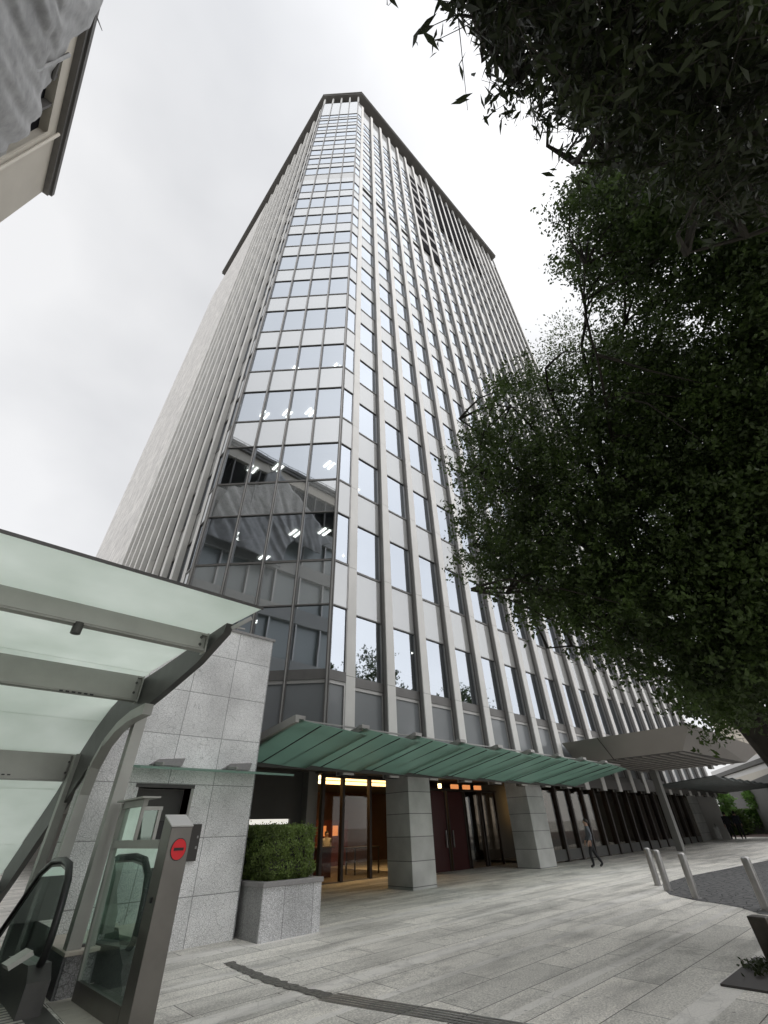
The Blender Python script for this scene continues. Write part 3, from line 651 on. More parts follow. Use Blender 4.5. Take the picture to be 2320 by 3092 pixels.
# ------------------------------------------------------------------ porte-cochere
pc = thing('porte_cochere', 'brown metal porte-cochere roof with sloping fascia beside the green canopy', 'canopy', (30, 9, 0))
top = [(23.9, 12.15, 5.0), (23.9, 6.0, 5.0), (37.2, 6.0, 5.0), (37.2, 12.15, 5.0)]
bot = [(25.1, 12.15, 4.15), (25.1, 7.0, 4.15), (34.2, 6.6, 4.15), (34.2, 12.15, 4.15)]
b = MB(); b.add(top + bot, [(0, 1, 2, 3), (0, 4, 5, 1), (1, 5, 6, 2), (2, 6, 7, 3), (3, 7, 4, 0)], M_box); b.build('roof_shell', pc)
b = MB(); b.add([(x, y, z - .002) for x, y, z in bot], [(3, 2, 1, 0)], M_soffit)
for k in range(12): y = 7.15 + k * .42; b.box(25.3, 34.1, y, y + .1, 4.10, 4.144, M_box)
b.build('soffit_slats', pc)
b = MB(); b.bar((23.86, 10.2, 4.99), (25.06, 10.2, 4.14), .012, .03, M_dark); b.build('fascia_joint', pc)
b = MB(); b.box(32.7, 33.15, 11.05, 11.4, g(33), 4.15, M_col); b.build('column', pc, bevel=.02)
b = MB(); b.box(32.7, 33.15, 8.0, 8.2, 3.9, 4.12, M_steel); b.build('beam', pc)

# ------------------------------------------------------------------ granite wall with the door, small eave
gw = thing('granite_wall', 'tall cracked granite wall with a dark doorway and small glass eave', 'wall', (4, 10.6, 0))
WT = 5.68; y0, y1 = 10.1, 10.75
b = MB()
b.box(2.08, 2.98, y0, y1, -.05, WT, M_wall); b.box(3.98, 5.34, y0, y1, -.05, WT, M_wall); b.box(2.98, 3.98, y0, y1, 2.36, WT, M_wall)
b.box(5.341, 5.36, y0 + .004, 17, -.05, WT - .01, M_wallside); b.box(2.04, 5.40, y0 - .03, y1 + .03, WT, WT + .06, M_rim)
b.build('wall_body', gw)
b = MB(); b.box(2.98, 3.98, 10.45, 10.5, 0, 2.36, M_dkwall); b.box(3.55, 3.78, 10.43, 10.449, 1.0, 1.85, M_black); d = b.build('door', gw)
b = MB(); b.box(2.92, 4.04, y0 - .015, y0 + .3, 2.36, 2.42, M_steeld); b.box(3.98, 4.03, y0 - .012, y0 + .35, 0, 2.36, M_steel); b.build('door_frame', gw)
ea = MB(); ea.prism([(2.72, 9.45, 2.60), (5.95, 9.45, 2.60), (5.45, 10.1, 2.68), (2.72, 10.1, 2.68)], (0, 0, .035), M_green)
ev_ = ea.build('glass_eave', gw)
for x in (3.05, 4.55): b = MB(); b.prism([(x, 10.05, 2.73), (x + .62, 10.05, 2.73), (x + .66, 10.05, 2.87), (x + .16, 10.05, 2.83)], (0, .048, 0), M_rim); b.bar((x + .1, 9.6, 2.70), (x + .1, 10.09, 2.76), .03, .05, M_steel); b.build('bracket', gw)
b = MB(); b.box(4.12, 4.32, 10.04, 10.1, 1.22, 1.78, M_stone_dk)
for k in range(2): b.box(4.26, 4.29, 10.034, 10.04, 1.40 + k * .16, 1.44 + k * .16, M_rim)
b.build('intercom_panel', gw)

# ------------------------------------------------------------------ planter and hedge
pl = thing('planter_box', 'square granite planter box with grey rim beside the wall', 'planter', (6.1, 10.1, 0))
b = MB(); b.box(5.45, 6.78, 9.36, 9.40, 0, .78, M_plan); b.box(5.45, 5.49, 9.401, 11.0, 0, .78, M_plan_shade); b.box(6.74, 6.78, 9.401, 11.0, 0, .78, M_plan_shade); b.box(5.491, 6.739, 10.96, 11.0, 0, .78, M_plan); b.build('granite_box', pl, bevel=.006)
b = MB(); b.box(5.42, 6.81, 9.33, 9.52, .78, .86, M_rim); b.box(5.42, 5.6, 9.52, 11.03, .78, .86, M_rim); b.box(6.63, 6.81, 9.52, 11.03, .78, .86, M_rim); b.box(5.6, 6.63, 10.85, 11.03, .78, .86, M_rim); b.build('rim', pl, bevel=.012)
b = MB(); b.box(5.5, 6.73, 9.41, 10.95, .7, .76, M_stone_dk); b.build('soil', pl)

def leaves_mesh(name, cen, size, m, aspect=.5, droop=.0, seed=1, parent=None, off=(0, 0, 0)):
    r = np.random.default_rng(seed); n = len(cen)
    d = r.normal(size=(n, 3)); d[:, 2] -= droop; d /= np.linalg.norm(d, axis=1)[:, None]
    e = r.normal(size=(n, 3)); s = np.cross(d, e); s /= np.linalg.norm(s, axis=1)[:, None] + 1e-9
    nn = np.cross(d, s)
    L = (size * r.uniform(.65, 1.35, n))[:, None]; W = L * aspect * .5
    c = cen - np.array(off)
    v = np.empty((n, 4, 3)); v[:, 0] = c - d * L / 2; v[:, 1] = c + s * W + nn * L * .06; v[:, 2] = c + d * L / 2; v[:, 3] = c - s * W + nn * L * .06
    me = bpy.data.meshes.new(name); me.vertices.add(n * 4); me.vertices.foreach_set('co', v.reshape(-1).astype(np.float32))
    me.loops.add(n * 4); me.loops.foreach_set('vertex_index', np.arange(n * 4, dtype=np.int32))
    me.polygons.add(n); me.polygons.foreach_set('loop_start', np.arange(0, n * 4, 4, dtype=np.int32))
    me.materials.append(m); me.update(calc_edges=True)
    o = bpy.data.objects.new(name, me); COL.objects.link(o)
    if parent is not None: o.parent = parent
    return o
def hedge_pts(x0, x1, y0, y1, z0, z1, n, seed, rnd_=.08, fill=.25):
    r = np.random.default_rng(seed); c = np.array([(x0 + x1) / 2, (y0 + y1) / 2, (z0 + z1) / 2]); h = np.array([x1 - x0, y1 - y0, z1 - z0]) / 2
    p = r.uniform(-1, 1, (n, 3)); k = r.integers(0, 3, n); sg = np.where(r.random(n) < .5, -1, 1)
    p[np.arange(n), k] = sg * (1 - np.abs(r.normal(0, fill * .35, n)))
    # rounded edges and lumpy outline
    q = np.abs(p); ex = np.clip(q - .6, 0, 1) / .4; rr = np.sqrt((ex ** 2).sum(1)); f = np.where(rr > 1, 1 - (1 - 1 / np.maximum(rr, 1e-6)) * .42, 1)
    p = p * f[:, None] * (1 + .05 * np.sin(p[:, [1]] * 7 + p[:, [2]] * 9) + .04 * np.sin(p[:, [0]] * 11 + p[:, [2]] * 5))
    st = (r.random((n, 1)) < .03) * r.normal(0, .06, (n, 3)); return c + p * h + r.normal(0, .02, (n, 3)) + st
hd = thing('hedge', 'clipped green shrub filling the granite planter box', 'shrub', (6.1, 10.1, .76))
leaves_mesh('foliage', hedge_pts(5.5, 6.72, 9.5, 10.95, .8, 1.72, 26000, 5), .042, M_hedge, .6, seed=3, parent=hd, off=(6.1, 10.1, .76))
b = MB()
for k in range(14):
    x = rnd.uniform(5.8, 6.4); y = rnd.uniform(9.8, 10.6); b.tube([(x, y, .74), (x + rnd.uniform(-.25, .25), y + rnd.uniform(-.25, .25), 1.45)], [.014, .005], M_bark, 5)
b.box(5.68, 6.54, 9.68, 10.75, .9, 1.55, M_stone_dk); b.build('stem', hd)  # added dark core box among the stems darkens the gaps between leaves

# ------------------------------------------------------------------ bollards
def bollard(x, y, label):
    z = g(x); t = thing('bollard', label, 'bollard', (x, y, z), 'steel bollards round the driveway')
    b = MB(); r = .085; H = .86
    prof = [(r, 0), (r, H - .06), (r * .96, H - .035), (r * .8, H - .015), (r * .45, H - .003), (.004, H)]
    n = 20; vs = []; 
    for rr, zz in prof:
        for j in range(n): a = 2 * math.pi * j / n; vs.append((x + rr * math.cos(a), y + rr * math.sin(a), z + zz))
    fs = [(i * n + j, i * n + (j + 1) % n, (i + 1) * n + (j + 1) % n, (i + 1) * n + j) for i in range(len(prof) - 1) for j in range(n)]
    b.add(vs, fs, M_ss); b.build('post', t, smooth=True)
    b = MB(); b.tube([(x, y, z - .01), (x, y, z + .012)], .115, M_ss, 20); b.build('collar', t)
bollard(16.8, 6.68, 'steel bollard farthest back, half hidden by its neighbour')
bollard(15.8, 6.05, 'steel bollard in front of the farthest one, at the tip of the dark paving')
bollard(14.68, 5.04, 'steel bollard standing alone on the edge of the dark paving')
bollard(13.58, 3.42, 'steel bollard nearest the camera, cut by the right edge of the photo')

# ------------------------------------------------------------------ kiosk post, gate panel
kp = thing('sign_post', 'tall brushed steel post with slanted cap and red no-entry disc', 'post', (2.56, 6.6, 0))
kx0, kx1, ky0, ky1 = 2.42, 2.68, 6.50, 6.80
b = MB(); b.prism([(kx0, ky0, 0), (kx0, ky1, 0), (kx0, ky1, 1.81), (kx0, ky0, 1.69)], (kx1 - kx0, 0, 0), M_bronze); b.build('post_body', kp, bevel=.006)
b = MB(); b.prism([(kx0 - .004, ky0 - .006, 1.694), (kx0 - .004, ky1 + .004, 1.814), (kx1 + .004, ky1 + .004, 1.814), (kx1 + .004, ky0 - .006, 1.694)], (0, -.002, .012), M_cap); b.build('cap', kp)
def disc(b, cx, y, cz, rx, rz, m, n=28, dy=.006):
    b.prism([(cx + rx * math.cos(2 * math.pi * j / n), y, cz + rz * math.sin(2 * math.pi * j / n)) for j in range(n)], (0, -dy, 0), m)
b = MB(); disc(b, 2.555, ky0 - .001, 1.475, .093, .108, M_black); disc(b, 2.555, ky0 - .007, 1.475, .086, .10, M_red); sg = b.build('red_disc', kp)
b = MB(); b.box(2.497, 2.613, ky0 - .019, ky0 - .0131, 1.462, 1.490, M_black); b.build('bar', sg)
b = MB(); b.box(kx1 + .001, kx1 + .05, 6.62, 6.72, 1.15, 1.66, M_black); b.build('card_reader', kp)
b = MB(); b.box(kx0 - .02, kx0, 6.6, 6.64, 1.0, 1.05, M_black); b.build('latch', kp)

gt = thing('glass_gate', 'framed glass side panel between the sign post and the stone plinth', 'gate', (2.4, 7.6, 0))
GX = 2.38
def P2(y, z, x=GX): return (x, y, z)
b = MB()
b.bar((GX + .02, 8.36, 0), (GX - .05, 8.36, 2.02), .07, .07, M_steel, (0, 1, 0))
b.bar((GX, 8.36, .09), (2.44, 6.8, .09), .05, .2, M_bronze)
b.bar((GX - .04, 8.36, 1.53), (2.44, 6.8, 1.53), .05, .09, M_steel)
b.bar((GX - .04, 8.36, 1.99), (GX - .02, 7.5, 1.99), .06, .08, M_steel)
b.bar((GX - .02, 7.56, 1.57), (GX - .02, 7.56, 1.96), .04, .04, M_steel, (0, 1, 0))
b.box(GX - .14, GX + .10, 7.3, 8.45, 2.03, 2.05, M_steel)
b.build('frame', gt)
b = MB(); b.prism([(GX, 8.33, .19), (2.435, 6.8, .19), (2.435, 6.8, 1.49), (GX - .03, 8.33, 1.49)], (.012, 0, 0), M_clear); b.build('glass_pane', gt)
b = MB(); b.prism([(GX - .03, 8.33, 1.57), (GX - .02, 7.58, 1.57), (GX - .02, 7.58, 1.96), (GX - .03, 8.33, 1.96)], (.012, 0, 0), M_clear); b.build('glass_pane', gt)

b = MB(); b.prism([(2.452, 6.95, 1.10), (2.445, 7.28, 1.10), (2.445, 7.28, 1.47), (2.452, 6.95, 1.47)], (.004, 0, 0), M_cap); b.build('notice', gt)
# stone plinth with its glazed screen
ps = thing('stone_plinth', 'low cracked granite plinth with pale top at the escalator entrance', 'plinth', (2.6, 9.2, 0))
M_plin = granite('plinth_granite', (.26, .26, .26), 3, 3, ('X', 'Z'), crack=.75, speck=.4, cs=9); M_plin_shade = granite('plinth_granite_shade', (.16, .16, .165), 3, 3, ('Y', 'Z'), crack=.2, speck=.2)  # side copy is darker, its shade put into the colour
b = MB(); b.box(2.2, 3.1, 8.52, 10.09, 0, .40, M_plin); b.box(2.17, 2.199, 8.54, 10.09, 0, .39, M_plin_shade); b.build('block', ps, bevel=.006)
b = MB(); b.box(2.16, 3.14, 8.48, 10.09, .40, .44, mat('pale_capstone', (.55, .50, .43), .5, noise=(6, .08))); b.build('capstone', ps, bevel=.006)
sc_ = thing('glass_screen', 'glazed steel-framed screen standing on the granite plinth', 'screen', (2.6, 8.8, .44))
for x in (2.27, 2.62, 3.0): b = MB(); b.box(x - .025, x + .025, 8.72, 8.78, .44, 1.95, M_steel); b.build('frame_post', sc_)
b = MB(); b.box(2.24, 3.03, 8.71, 8.79, 1.95, 2.0, M_steel); b.box(2.24, 3.03, 8.71, 8.79, .44, .47, M_steeld); b.build('frame_rail', sc_)
for x0, x1 in ((2.295, 2.595), (2.645, 2.975)): b = MB(); b.box(x0, x1, 8.744, 8.756, .47, 1.95, M_clear); b.build('glass_pane', sc_)

# ------------------------------------------------------------------ subway entrance canopy
sb = thing('entrance_canopy', 'grey steel station entrance canopy roofed with frosted green glass', 'canopy', (0, 9, 0))
XL = -9.0
outer = [(4.85, 3.93), (6.2, 3.95), (8.0, 3.93), (9.3, 3.85), (10.0, 3.62), (10.75, 3.35), (11.35, 3.02), (12.0, 2.6), (12.4, 2.35), (14.2, 1.47), (14.9, 1.2)]
def xr(y): return 2.2 if y < 8.0 else max(2.05, 2.2 - .15 * (y - 8.0) / 2.0)
gl = [(4.85, 3.95), (6.4, 3.97), (8.6, 3.97), (9.6, 3.84), (10.6, 3.46), (11.5, 3.0), (12.4, 2.45), (14.3, 1.55), (15.6, .9)]
for i in range(len(gl) - 1):
    (ya, za), (yb, zb) = gl[i], gl[i + 1]
    xa, xb = (xr(ya) + (.10 if i == 0 else 0)), xr(yb)
    b = MB(); b.prism([(xa + .05, ya + .006, za), (XL, ya + .006, za), (XL, yb - .006, zb), (xb + .03, yb - .006, zb)], (0, 0, .02), M_frost); b.build('glass_panel', sb)
b = MB(); b.bar((2.36, 4.845, 3.955), (XL, 4.845, 3.955), .012, .035, M_steeld); b.build('glass_edge', sb)
def rib(x_off, nm):
    b = MB()
    ins = [(5.55, 3.88), (6.1, 3.55), (7.2, 3.40), (8.0, 3.25), (8.7, 3.27), (9.2, 3.15), (9.6, 2.98), (9.85, 2.75), (9.95, 2.45), (9.93, 2.0), (9.9, -1.0)]
    outp = [(5.5, 3.92), (6.2, 3.92), (8.0, 3.90), (9.2, 3.82), (9.9, 3.60), (10.6, 3.33), (11.3, 2.95), (12.2, 2.36), (13.2, 1.86), (14.8, 1.1), (14.8, .75)]
    inn = [(5.55, 3.80), (6.3, 3.58), (7.6, 3.40), (8.6, 3.24), (9.3, 3.06), (9.9, 2.78), (10.4, 2.5), (11.3, 2.05), (12.3, 1.6), (13.6, .95), (14.8, .4)]
    n = len(outp)
    A = [(xr(y) + x_off, y, z) for y, z in outp]; B_ = [(xr(y) + x_off, y, z) for y, z in inn]
    A2 = [(x - .10, y, z) for x, y, z in A]; B2 = [(x - .10, y, z) for x, y, z in B_]
    for i in range(n - 1):
        b.add([A[i], A[i + 1], B_[i + 1], B_[i], A2[i], A2[i + 1], B2[i + 1], B2[i]], [(0, 1, 2, 3), (7, 6, 5, 4), (0, 4, 5, 1), (3, 2, 6, 7)], M_steeld if x_off > -.01 else M_steel)
    b.add([A[0], B_[0], B2[0], A2[0]], [(0, 1, 2, 3)], M_steeld)
    return b.build('rib', sb)
rib(.08, 'r'); rib(-3.6, 'r'); rib(-7.2, 'r')
# lower flange curving into a column
b = MB(); fl = [(7.9, 3.24), (8.5, 3.22), (8.95, 3.12), (9.35, 2.92), (9.62, 2.6), (9.72, 2.2), (9.7, 1.6), (9.66, .4)]
for i in range(len(fl) - 1): b.bar((xr(fl[i][0]) - .05, *fl[i]), (xr(fl[i + 1][0]) - .05, *fl[i + 1]), .16, .14, M_steel, (0, -1, .3))
b.build('curved_column', sb)
# straight front column
b = MB(); b.bar((2.28, 8.70, .44), (2.28, 8.70, 3.45), .17, .20, M_steel, (0, 1, 0)); b.build('column', sb)
b = MB(); b.bar((2.02, 11.2, -.5), (2.02, 11.2, 2.95), .13, .22, M_steel, (0, 1, 0)); b.build('column', sb)
# cross beams
for (y, z0, z1, wd, xe) in ((6.05, 3.66, 3.90, .12, 2.2), (8.55, 3.46, 3.86, .14, 2.15), (11.5, 2.52, 2.98, .14, 2.08)):
    b = MB(); xx = xe - .05
    b.box(XL, xx, y - wd / 2, y + wd / 2, z0, z0 + .03, M_steel); b.box(XL, xx, y - wd / 2, y + wd / 2, z1 - .03, z1, M_steel); b.box(XL, xx, y - .02, y + .02, z0 + .03, z1 - .03, M_steel)
    b.box(xx - .02, xx, y - wd / 2 - .02, y + wd / 2 + .02, z0 - .02, z1 + .005, M_steel)
    for q in (.3, .7): b.tube([(xx - .1, y - wd / 2 - .02, z0 + (z1 - z0) * q), (xx - .1, y - wd / 2 + .01, z0 + (z1 - z0) * q)], .02, M_steeld, 8)
    b.box(XL, xx - .1, y - wd / 2 - .012, y - wd / 2, z0 + .02, z1 - .02, M_steel); b.build('beam', sb)
b = MB(); b.tube([(.6, 6.02, 3.68), (.6, 6.02, 3.55)], .055, M_steeld, 14); b.build('downlight', sb)
b = MB(); b.bar((2.2, 5.35, 3.80), (2.42, 5.28, 3.98), .03, .05, M_framelt); b.bar((2.2, 5.55, 3.9), (2.45, 5.5, 3.9), .02, .02, M_framelt); b.build('gutter_bracket', sb)
# small black blocks under two beams, standing in for marks of unknown kind
for (x, y, z) in ((.95, 8.40, 3.47), (.60, 11.35, 2.60)):
    for k in range(6): b = MB(); b.box(x + k * .085, x + .05 + k * .085, y + .06, y + .075, z - .02, z + .0, M_black); b.build('clip', sb)
# dado wall and side glazing of the stairwell
b = MB(); b.box(hx1 + .0, hx1 + .1, 8.95, 17, -3, g(2), M_dkwall); b.box(hx0 - .1, hx0, 8.95, 17, -3, g(0), M_dkwall); b.box(hx0 - .1, hx1 + .1, 17, 17.1, -3, 0, M_dkwall)
b.box(hx0 - .1, hx1 + .1, 8.95, 17.1, -3.1, -3, M_dkwall); b.build('stairwell', sb)
b = MB(); b.box(XL, 2.0, 16.6, 16.7, 0, 1.2, M_dkwall); b.build('rear_wall', sb)

# ------------------------------------------------------------------ escalator
es = thing('escalator', 'descending escalator with black handrail loop and glass balustrade', 'escalator', (1.7, 8.5, 0))
def balus(X, nm='balustrade'):
    top = [(8.10, .95), (8.16, 1.18), (8.35, 1.33), (8.7, 1.37), (9.3, 1.35), (9.9, 1.2), (10.9, .68), (12.5, -.15), (14, -.95)]
    bot = [(8.08, .7), (8.1, .5), (8.25, .36), (8.5, .30)]
    loop = [Vector((X, y, z)) for y, z in bot[::-1] + top]
    b = MB(); b.tube(loop, .045, M_black, 10); b.build('handrail', es, smooth=True)
    b = MB(); b.tube([Vector((X, y + .035, z - .05)) for y, z in top], .018, M_ss, 6)
    b.prism([(X - .005, 8.15, .42), (X - .005, 8.15, .95), (X - .005, 8.25, 1.18), (X - .005, 8.45, 1.3), (X - .005, 9.3, 1.30), (X - .005, 9.9, 1.14), (X - .005, 10.9, .62), (X - .005, 10.9, .0), (X - .005, 9.4, .34)], (.01, 0, 0), M_clear)
    b.build('balustrade', es)
    b = MB(); b.prism([(X - .12, 8.0, 0), (X - .12, 8.0, .3), (X - .12, 8.2, .42), (X - .12, 9.5, .36), (X - .12, 11, -.4), (X - .12, 14, -2.1), (X - .12, 14, -2.9), (X - .12, 9, -.4)], (.24, 0, 0), M_steeld); b.build('skirt', es)
balus(1.85); balus(.55)
b = MB()
for k in range(12): b.box(.7, 1.7, 9.0 + k * .4, 9.4 + k * .4, -.1 - .22 * k - .25, -.02 - .22 * k, M_steeld)
b.build('steps', es)
lp = thing('landing_plate', 'dark metal landing plate with pale tread bars in front of the escalator', 'floor plate', (1.4, 7.8, 0))
b = MB(); b.box(.2, 2.08, 6.3, 8.9, g(1) + .002, g(1) + .010, mat('plate_metal', (.10, .098, .092), .45, metal=.3, noise=(8, .1))); b.build('plate', lp)
b = MB()
for k in range(20): y = 6.4 + k * .118; b.box(.3, 1.80, y, y + .055, .0165 + g(1) - .006, .0205 + g(1) - .006, mat('tread_bar', (.50, .48, .44), .5) if k == 0 else b.mats[0])
b.build('tread_bars', lp)
sgn = thing('info_box', 'small white lit notice box leaning at the escalator foot', 'sign', (1.62, 8.3, .4))
b = MB(); b.obox((1.50, 7.95, .44), (.20, .0, .10), (-.02, .26, 0), (-.03, 0, .04), M_steel); b.build('casing', sgn)
b = MB(); b.obox((1.515, 7.97, .485), (.17, 0, .085), (-.02, .22, 0), (-.003, 0, .006), mat('notice_face', (.8, .78, .72), .5)); b.build('face', sgn)
# warm stone pavers between the plate and the drain
b = MB()
M_pv = mat('pale_paver', (.50, .47, .42), .7, noise=(5, .08))
for iy in range(9):
    for ix in range(1):
        y = 4.0 + iy * .5; b.box(2.12, 2.75, y + .006, y + .494, g(2) - .02, g(2) + .006, M_pv)
tag(b.build('pavement'), kind='structure')

# ------------------------------------------------------------------ dark stone pit and stub at the right edge
M_post = mat('worn_post', (.055, .045, .035), .3, noise=(7, .5))
t = thing('stone_slab', 'flat dark stone slab set in the paving at the right edge', 'slab', (8.9, 2.2, .06))
b = MB(); b.prism([(7.72, 2.72, g(8) + .0), (7.80, 1.0, g(8)), (9.5, 1.0, g(9)), (9.3, 2.72, g(9))], (0, 0, .02), M_stone_dk); b.build('slab_top', t)
t = thing('timber_stub', 'short dark weathered timber stub rising from the stone slab', 'post', (9.15, 2.4, .08))
b = MB(); b.obox((9.02, 2.30, .07), (.20, -.02, 0), (.02, .22, 0), (-.04, .02, .46), M_post); b.build('stub', t, bevel=.01)
t = thing('weed_clump', 'low weeds and pebbles at the foot of the timber stub', 'plant', (9.0, 2.35, .08))
r_ = np.random.default_rng(3); c_ = np.array([8.75, 2.45, .10]) + r_.normal(0, 1, (260, 3)) * np.array([.22, .12, .02]); c_[:, 2] = np.abs(c_[:, 2] - .09) + .09
leaves_mesh('leaves', c_, .06, M_leafB, .4, seed=8, parent=t, off=(9.0, 2.35, .08))

# ------------------------------------------------------------------ building on the left with the tarpaulin
lb = thing('beige_building', 'beige clad building with dark eave in the upper left corner', 'building', (-14, -8, 0))
FX = -8.0
b = MB(); b.box(-24, FX - .4, -38, 17.9, 0, 30.2, M_beige)
bands = [(25.0, 28.9), (20.6, 23.6), (16.4, 19.4), (12.2, 15.2), (8.0, 11.0), (3.8, 6.8)]
edges = [0] + [v for a, c in bands[::-1] for v in (a, c)] + [30.2]
for i in range(0, len(edges), 2): b.box(FX - .4, FX, -38, 14.4, edges[i], edges[i + 1], M_beige if edges[i] > 24 else M_conc)
b.box(FX - .4, FX, 14.4, 17.9, 0, 30.2, M_beige); b.box(FX, FX + .08, 14.25, 14.55, 0, 29.0, M_eave if False else M_beige)
b.build('wall', lb)
b = MB(); b.box(-24.5, FX + .35, -38.3, 18.0, 30.2, 30.55, M_eave); b.box(-24.5, FX + .25, -38.3, 17.95, 29.95, 30.2, M_frame); b.build('roof_eave', lb)
b = MB(); b.tube([(FX + .22, 14.4, 29.6), (FX + .22, 14.4, 0)], .07, M_beige, 8); b.build('downpipe', lb)
for a, c in bands:
    b = MB(); b.box(FX - .39, FX - .36, -38, 14.4, a, c, M_bandgl if a < 25 else M_dark)
    y = -37.
    while y < 14: b.box(FX - .36, FX - .05, y, y + .12, a, c, M_framelt if a < 25 else M_eave); y += 2.4 if a < 25 else 1.25
    b.build('window_band', lb)
# roof terrace railing (shows in the tower's reflection)
b = MB(); y = -38.
while y < 17: b.box(FX - .5, FX - .46, y, y + .04, 30.55, 31.6, M_frame); y += 1.2
b.box(FX - .5, FX - .46, -38, 17, 31.56, 31.6, M_frame); b.build('railing', lb)
# tarpaulin over scaffolding
tp = thing('tarpaulin', 'wrinkled grey tarpaulin wrapped over the beige building corner', 'tarpaulin', (-7, 8, 20))
def onX(px, py, X): d = ray(px, py); return EYE + d * (X / d.x)
TX = -7.3
rim = [onX(px, py, TX) for px, py in ((222, -14), (185, 52), (150, 72), (128, 120), (112, 170), (96, 195), (80, 245), (58, 268), (30, 300), (0, 322), (-40, 345), (-90, 380))]
far_ = [Vector((TX, p.y - 6.5, p.z - 5.5 + .45 * i)) for i, p in enumerate(rim)]
NU, NV = 66, 50; vs = []
for i in range(NU + 1):
    s_ = i / NU * (len(rim) - 1); k = min(int(s_), len(rim) - 2); fr_ = s_ - k
    a = rim[k].lerp(rim[k + 1], fr_); c = far_[k].lerp(far_[k + 1], fr_)
    for j in range(NV + 1):
        v = j / NV; p = a.lerp(c, v)
        q_ = i / NU * 9 - v * 5.5; fold = .09 * math.sin(q_ * 1.3 + .5 * math.sin(v * 3)) + .07 * abs(math.sin(q_ * 2.3 + 1.2 * v)) + .035 * math.sin(q_ * 5.3 - v * 2 + .7) + .02 * math.sin(q_ * 9.7 + v * 5)
        vs.append(Vector((p.x + fold + .25 * math.sin(v * 3), p.y, p.z)))
b = MB(); b.add(vs, [(i * (NV + 1) + j, (i + 1) * (NV + 1) + j, (i + 1) * (NV + 1) + j + 1, i * (NV + 1) + j + 1) for i in range(NU) for j in range(NV)], M_tarp)
o = b.build('sheet', tp, smooth=True); sm = o.modifiers.new('solid', 'SOLIDIFY'); sm.thickness = .03
b = MB(); b.tube([p + Vector((.02, .0, 0)) for p in rim[:5]], .09, M_eave, 8); b.build('hem_pole', tp)
for (a, c) in (((205, 25), (221, 66)),): b = MB(); b.tube([onX(*a, TX), onX(*c, TX)], [.04, .015], M_eave, 6); b.build('scaffold_rod', tp)
for (a, c) in (((0, 190), (150, 118)), ((0, 250), (60, 165))): b = MB(); b.tube([onX(*a, TX + .18), onX(*c, TX + .12)], .07, M_tarp, 8); b.build('lashing', tp)

# ------------------------------------------------------------------ low buildings and garden behind and to the right
def small_building(name, label, x0, x1, y0, y1, h, mw, win=True):
    t = thing(name, label, 'building', ((x0 + x1) / 2, (y0 + y1) / 2, 0))
    b = MB(); b.box(x0, x1, y0, y1, -.5, h, mw); b.build('wall', t)
    b = MB(); b.prism([(x0 - 1, y0 - 1, h), (x1 + 1, y0 - 1, h), (x1 + 1, y1 + 1, h), (x0 - 1, y1 + 1, h)], (0, 0, .5), M_eave); b.build('roof', t)
    if win:
        z = 1.2
        while z < h - 2:
            b = MB(); x = x0 + 1
            while x < x1 - 1.5: b.box(x, x + 1.6, y1, y1 + .05, z, z + 1.6, M_grey); x += 2.6
            b.build('window_row', t); z += 3.3
    return t
# across the street, behind the photographer: only seen mirrored in the tower glass
small_building('brick_house', 'low grey house mirrored in the lower tower windows', 20, 44, -36, -26, 15, M_dkwall)
# beige gallery building at the far right
t = thing('gallery_building', 'beige banded building at the far right beyond the dark trunk', 'building', (70, 14, 0))
pa = Vector((.970, .243, 0)) * 88; pb = Vector((.9905, .137, 0)) * 44
def wallseg(z0a, z1a, z0b, z1b, m, off=0, nm='wall'):
    n_ = Vector((pb.y - pa.y, -(pb.x - pa.x), 0)).normalized() * off; th = Vector((-(pb.y - pa.y), (pb.x - pa.x), 0)).normalized() * -.5
    b = MB(); A, Bq = pa - n_, pb - n_
    b.add([A + Vector((0, 0, z0a)), Bq + Vector((0, 0, z0b)), Bq + Vector((0, 0, z1b)), A + Vector((0, 0, z1a)),
           A + th + Vector((0, 0, z0a)), Bq + th + Vector((0, 0, z0b)), Bq + th + Vector((0, 0, z1b)), A + th + Vector((0, 0, z1a))],
          [(0, 1, 2, 3), (7, 6, 5, 4), (3, 2, 6, 7), (0, 4, 5, 1), (0, 3, 7, 4), (1, 5, 6, 2)], m)
    return b.build(nm, t)
wallseg(.4, 4.3, .3, 4.3, M_dkwall, 0)
wallseg(4.3, 5.6, 4.3, 4.6, M_beige, .3, 'lower_band'); wallseg(5.6, 6.2, 4.6, 5.0, M_cap, .6, 'light_ledge'); wallseg(6.2, 6.6, 5.0, 5.3, M_dkwall, .2, 'shadow_gap'); wallseg(6.6, 7.2, 5.3, 5.65, M_cap, .6, 'upper_ledge')
t = thing('brick_tower_block', 'pale tiled building rising beyond the far beige gallery', 'building', (80, 14, 0))
b = MB(); b.box(88, 100, 13.0, 19, 0, 19, granite('pale_tiles', (.62, .58, .50), 1.6, .8, ('Y', 'Z'), mortar=.05, speck=.05, crack=0)); b.build('wall', t)
b = MB(); b.box(87.6, 100.4, 12.6, 19.4, 19, 19.5, M_beige); b.build('roof', t)
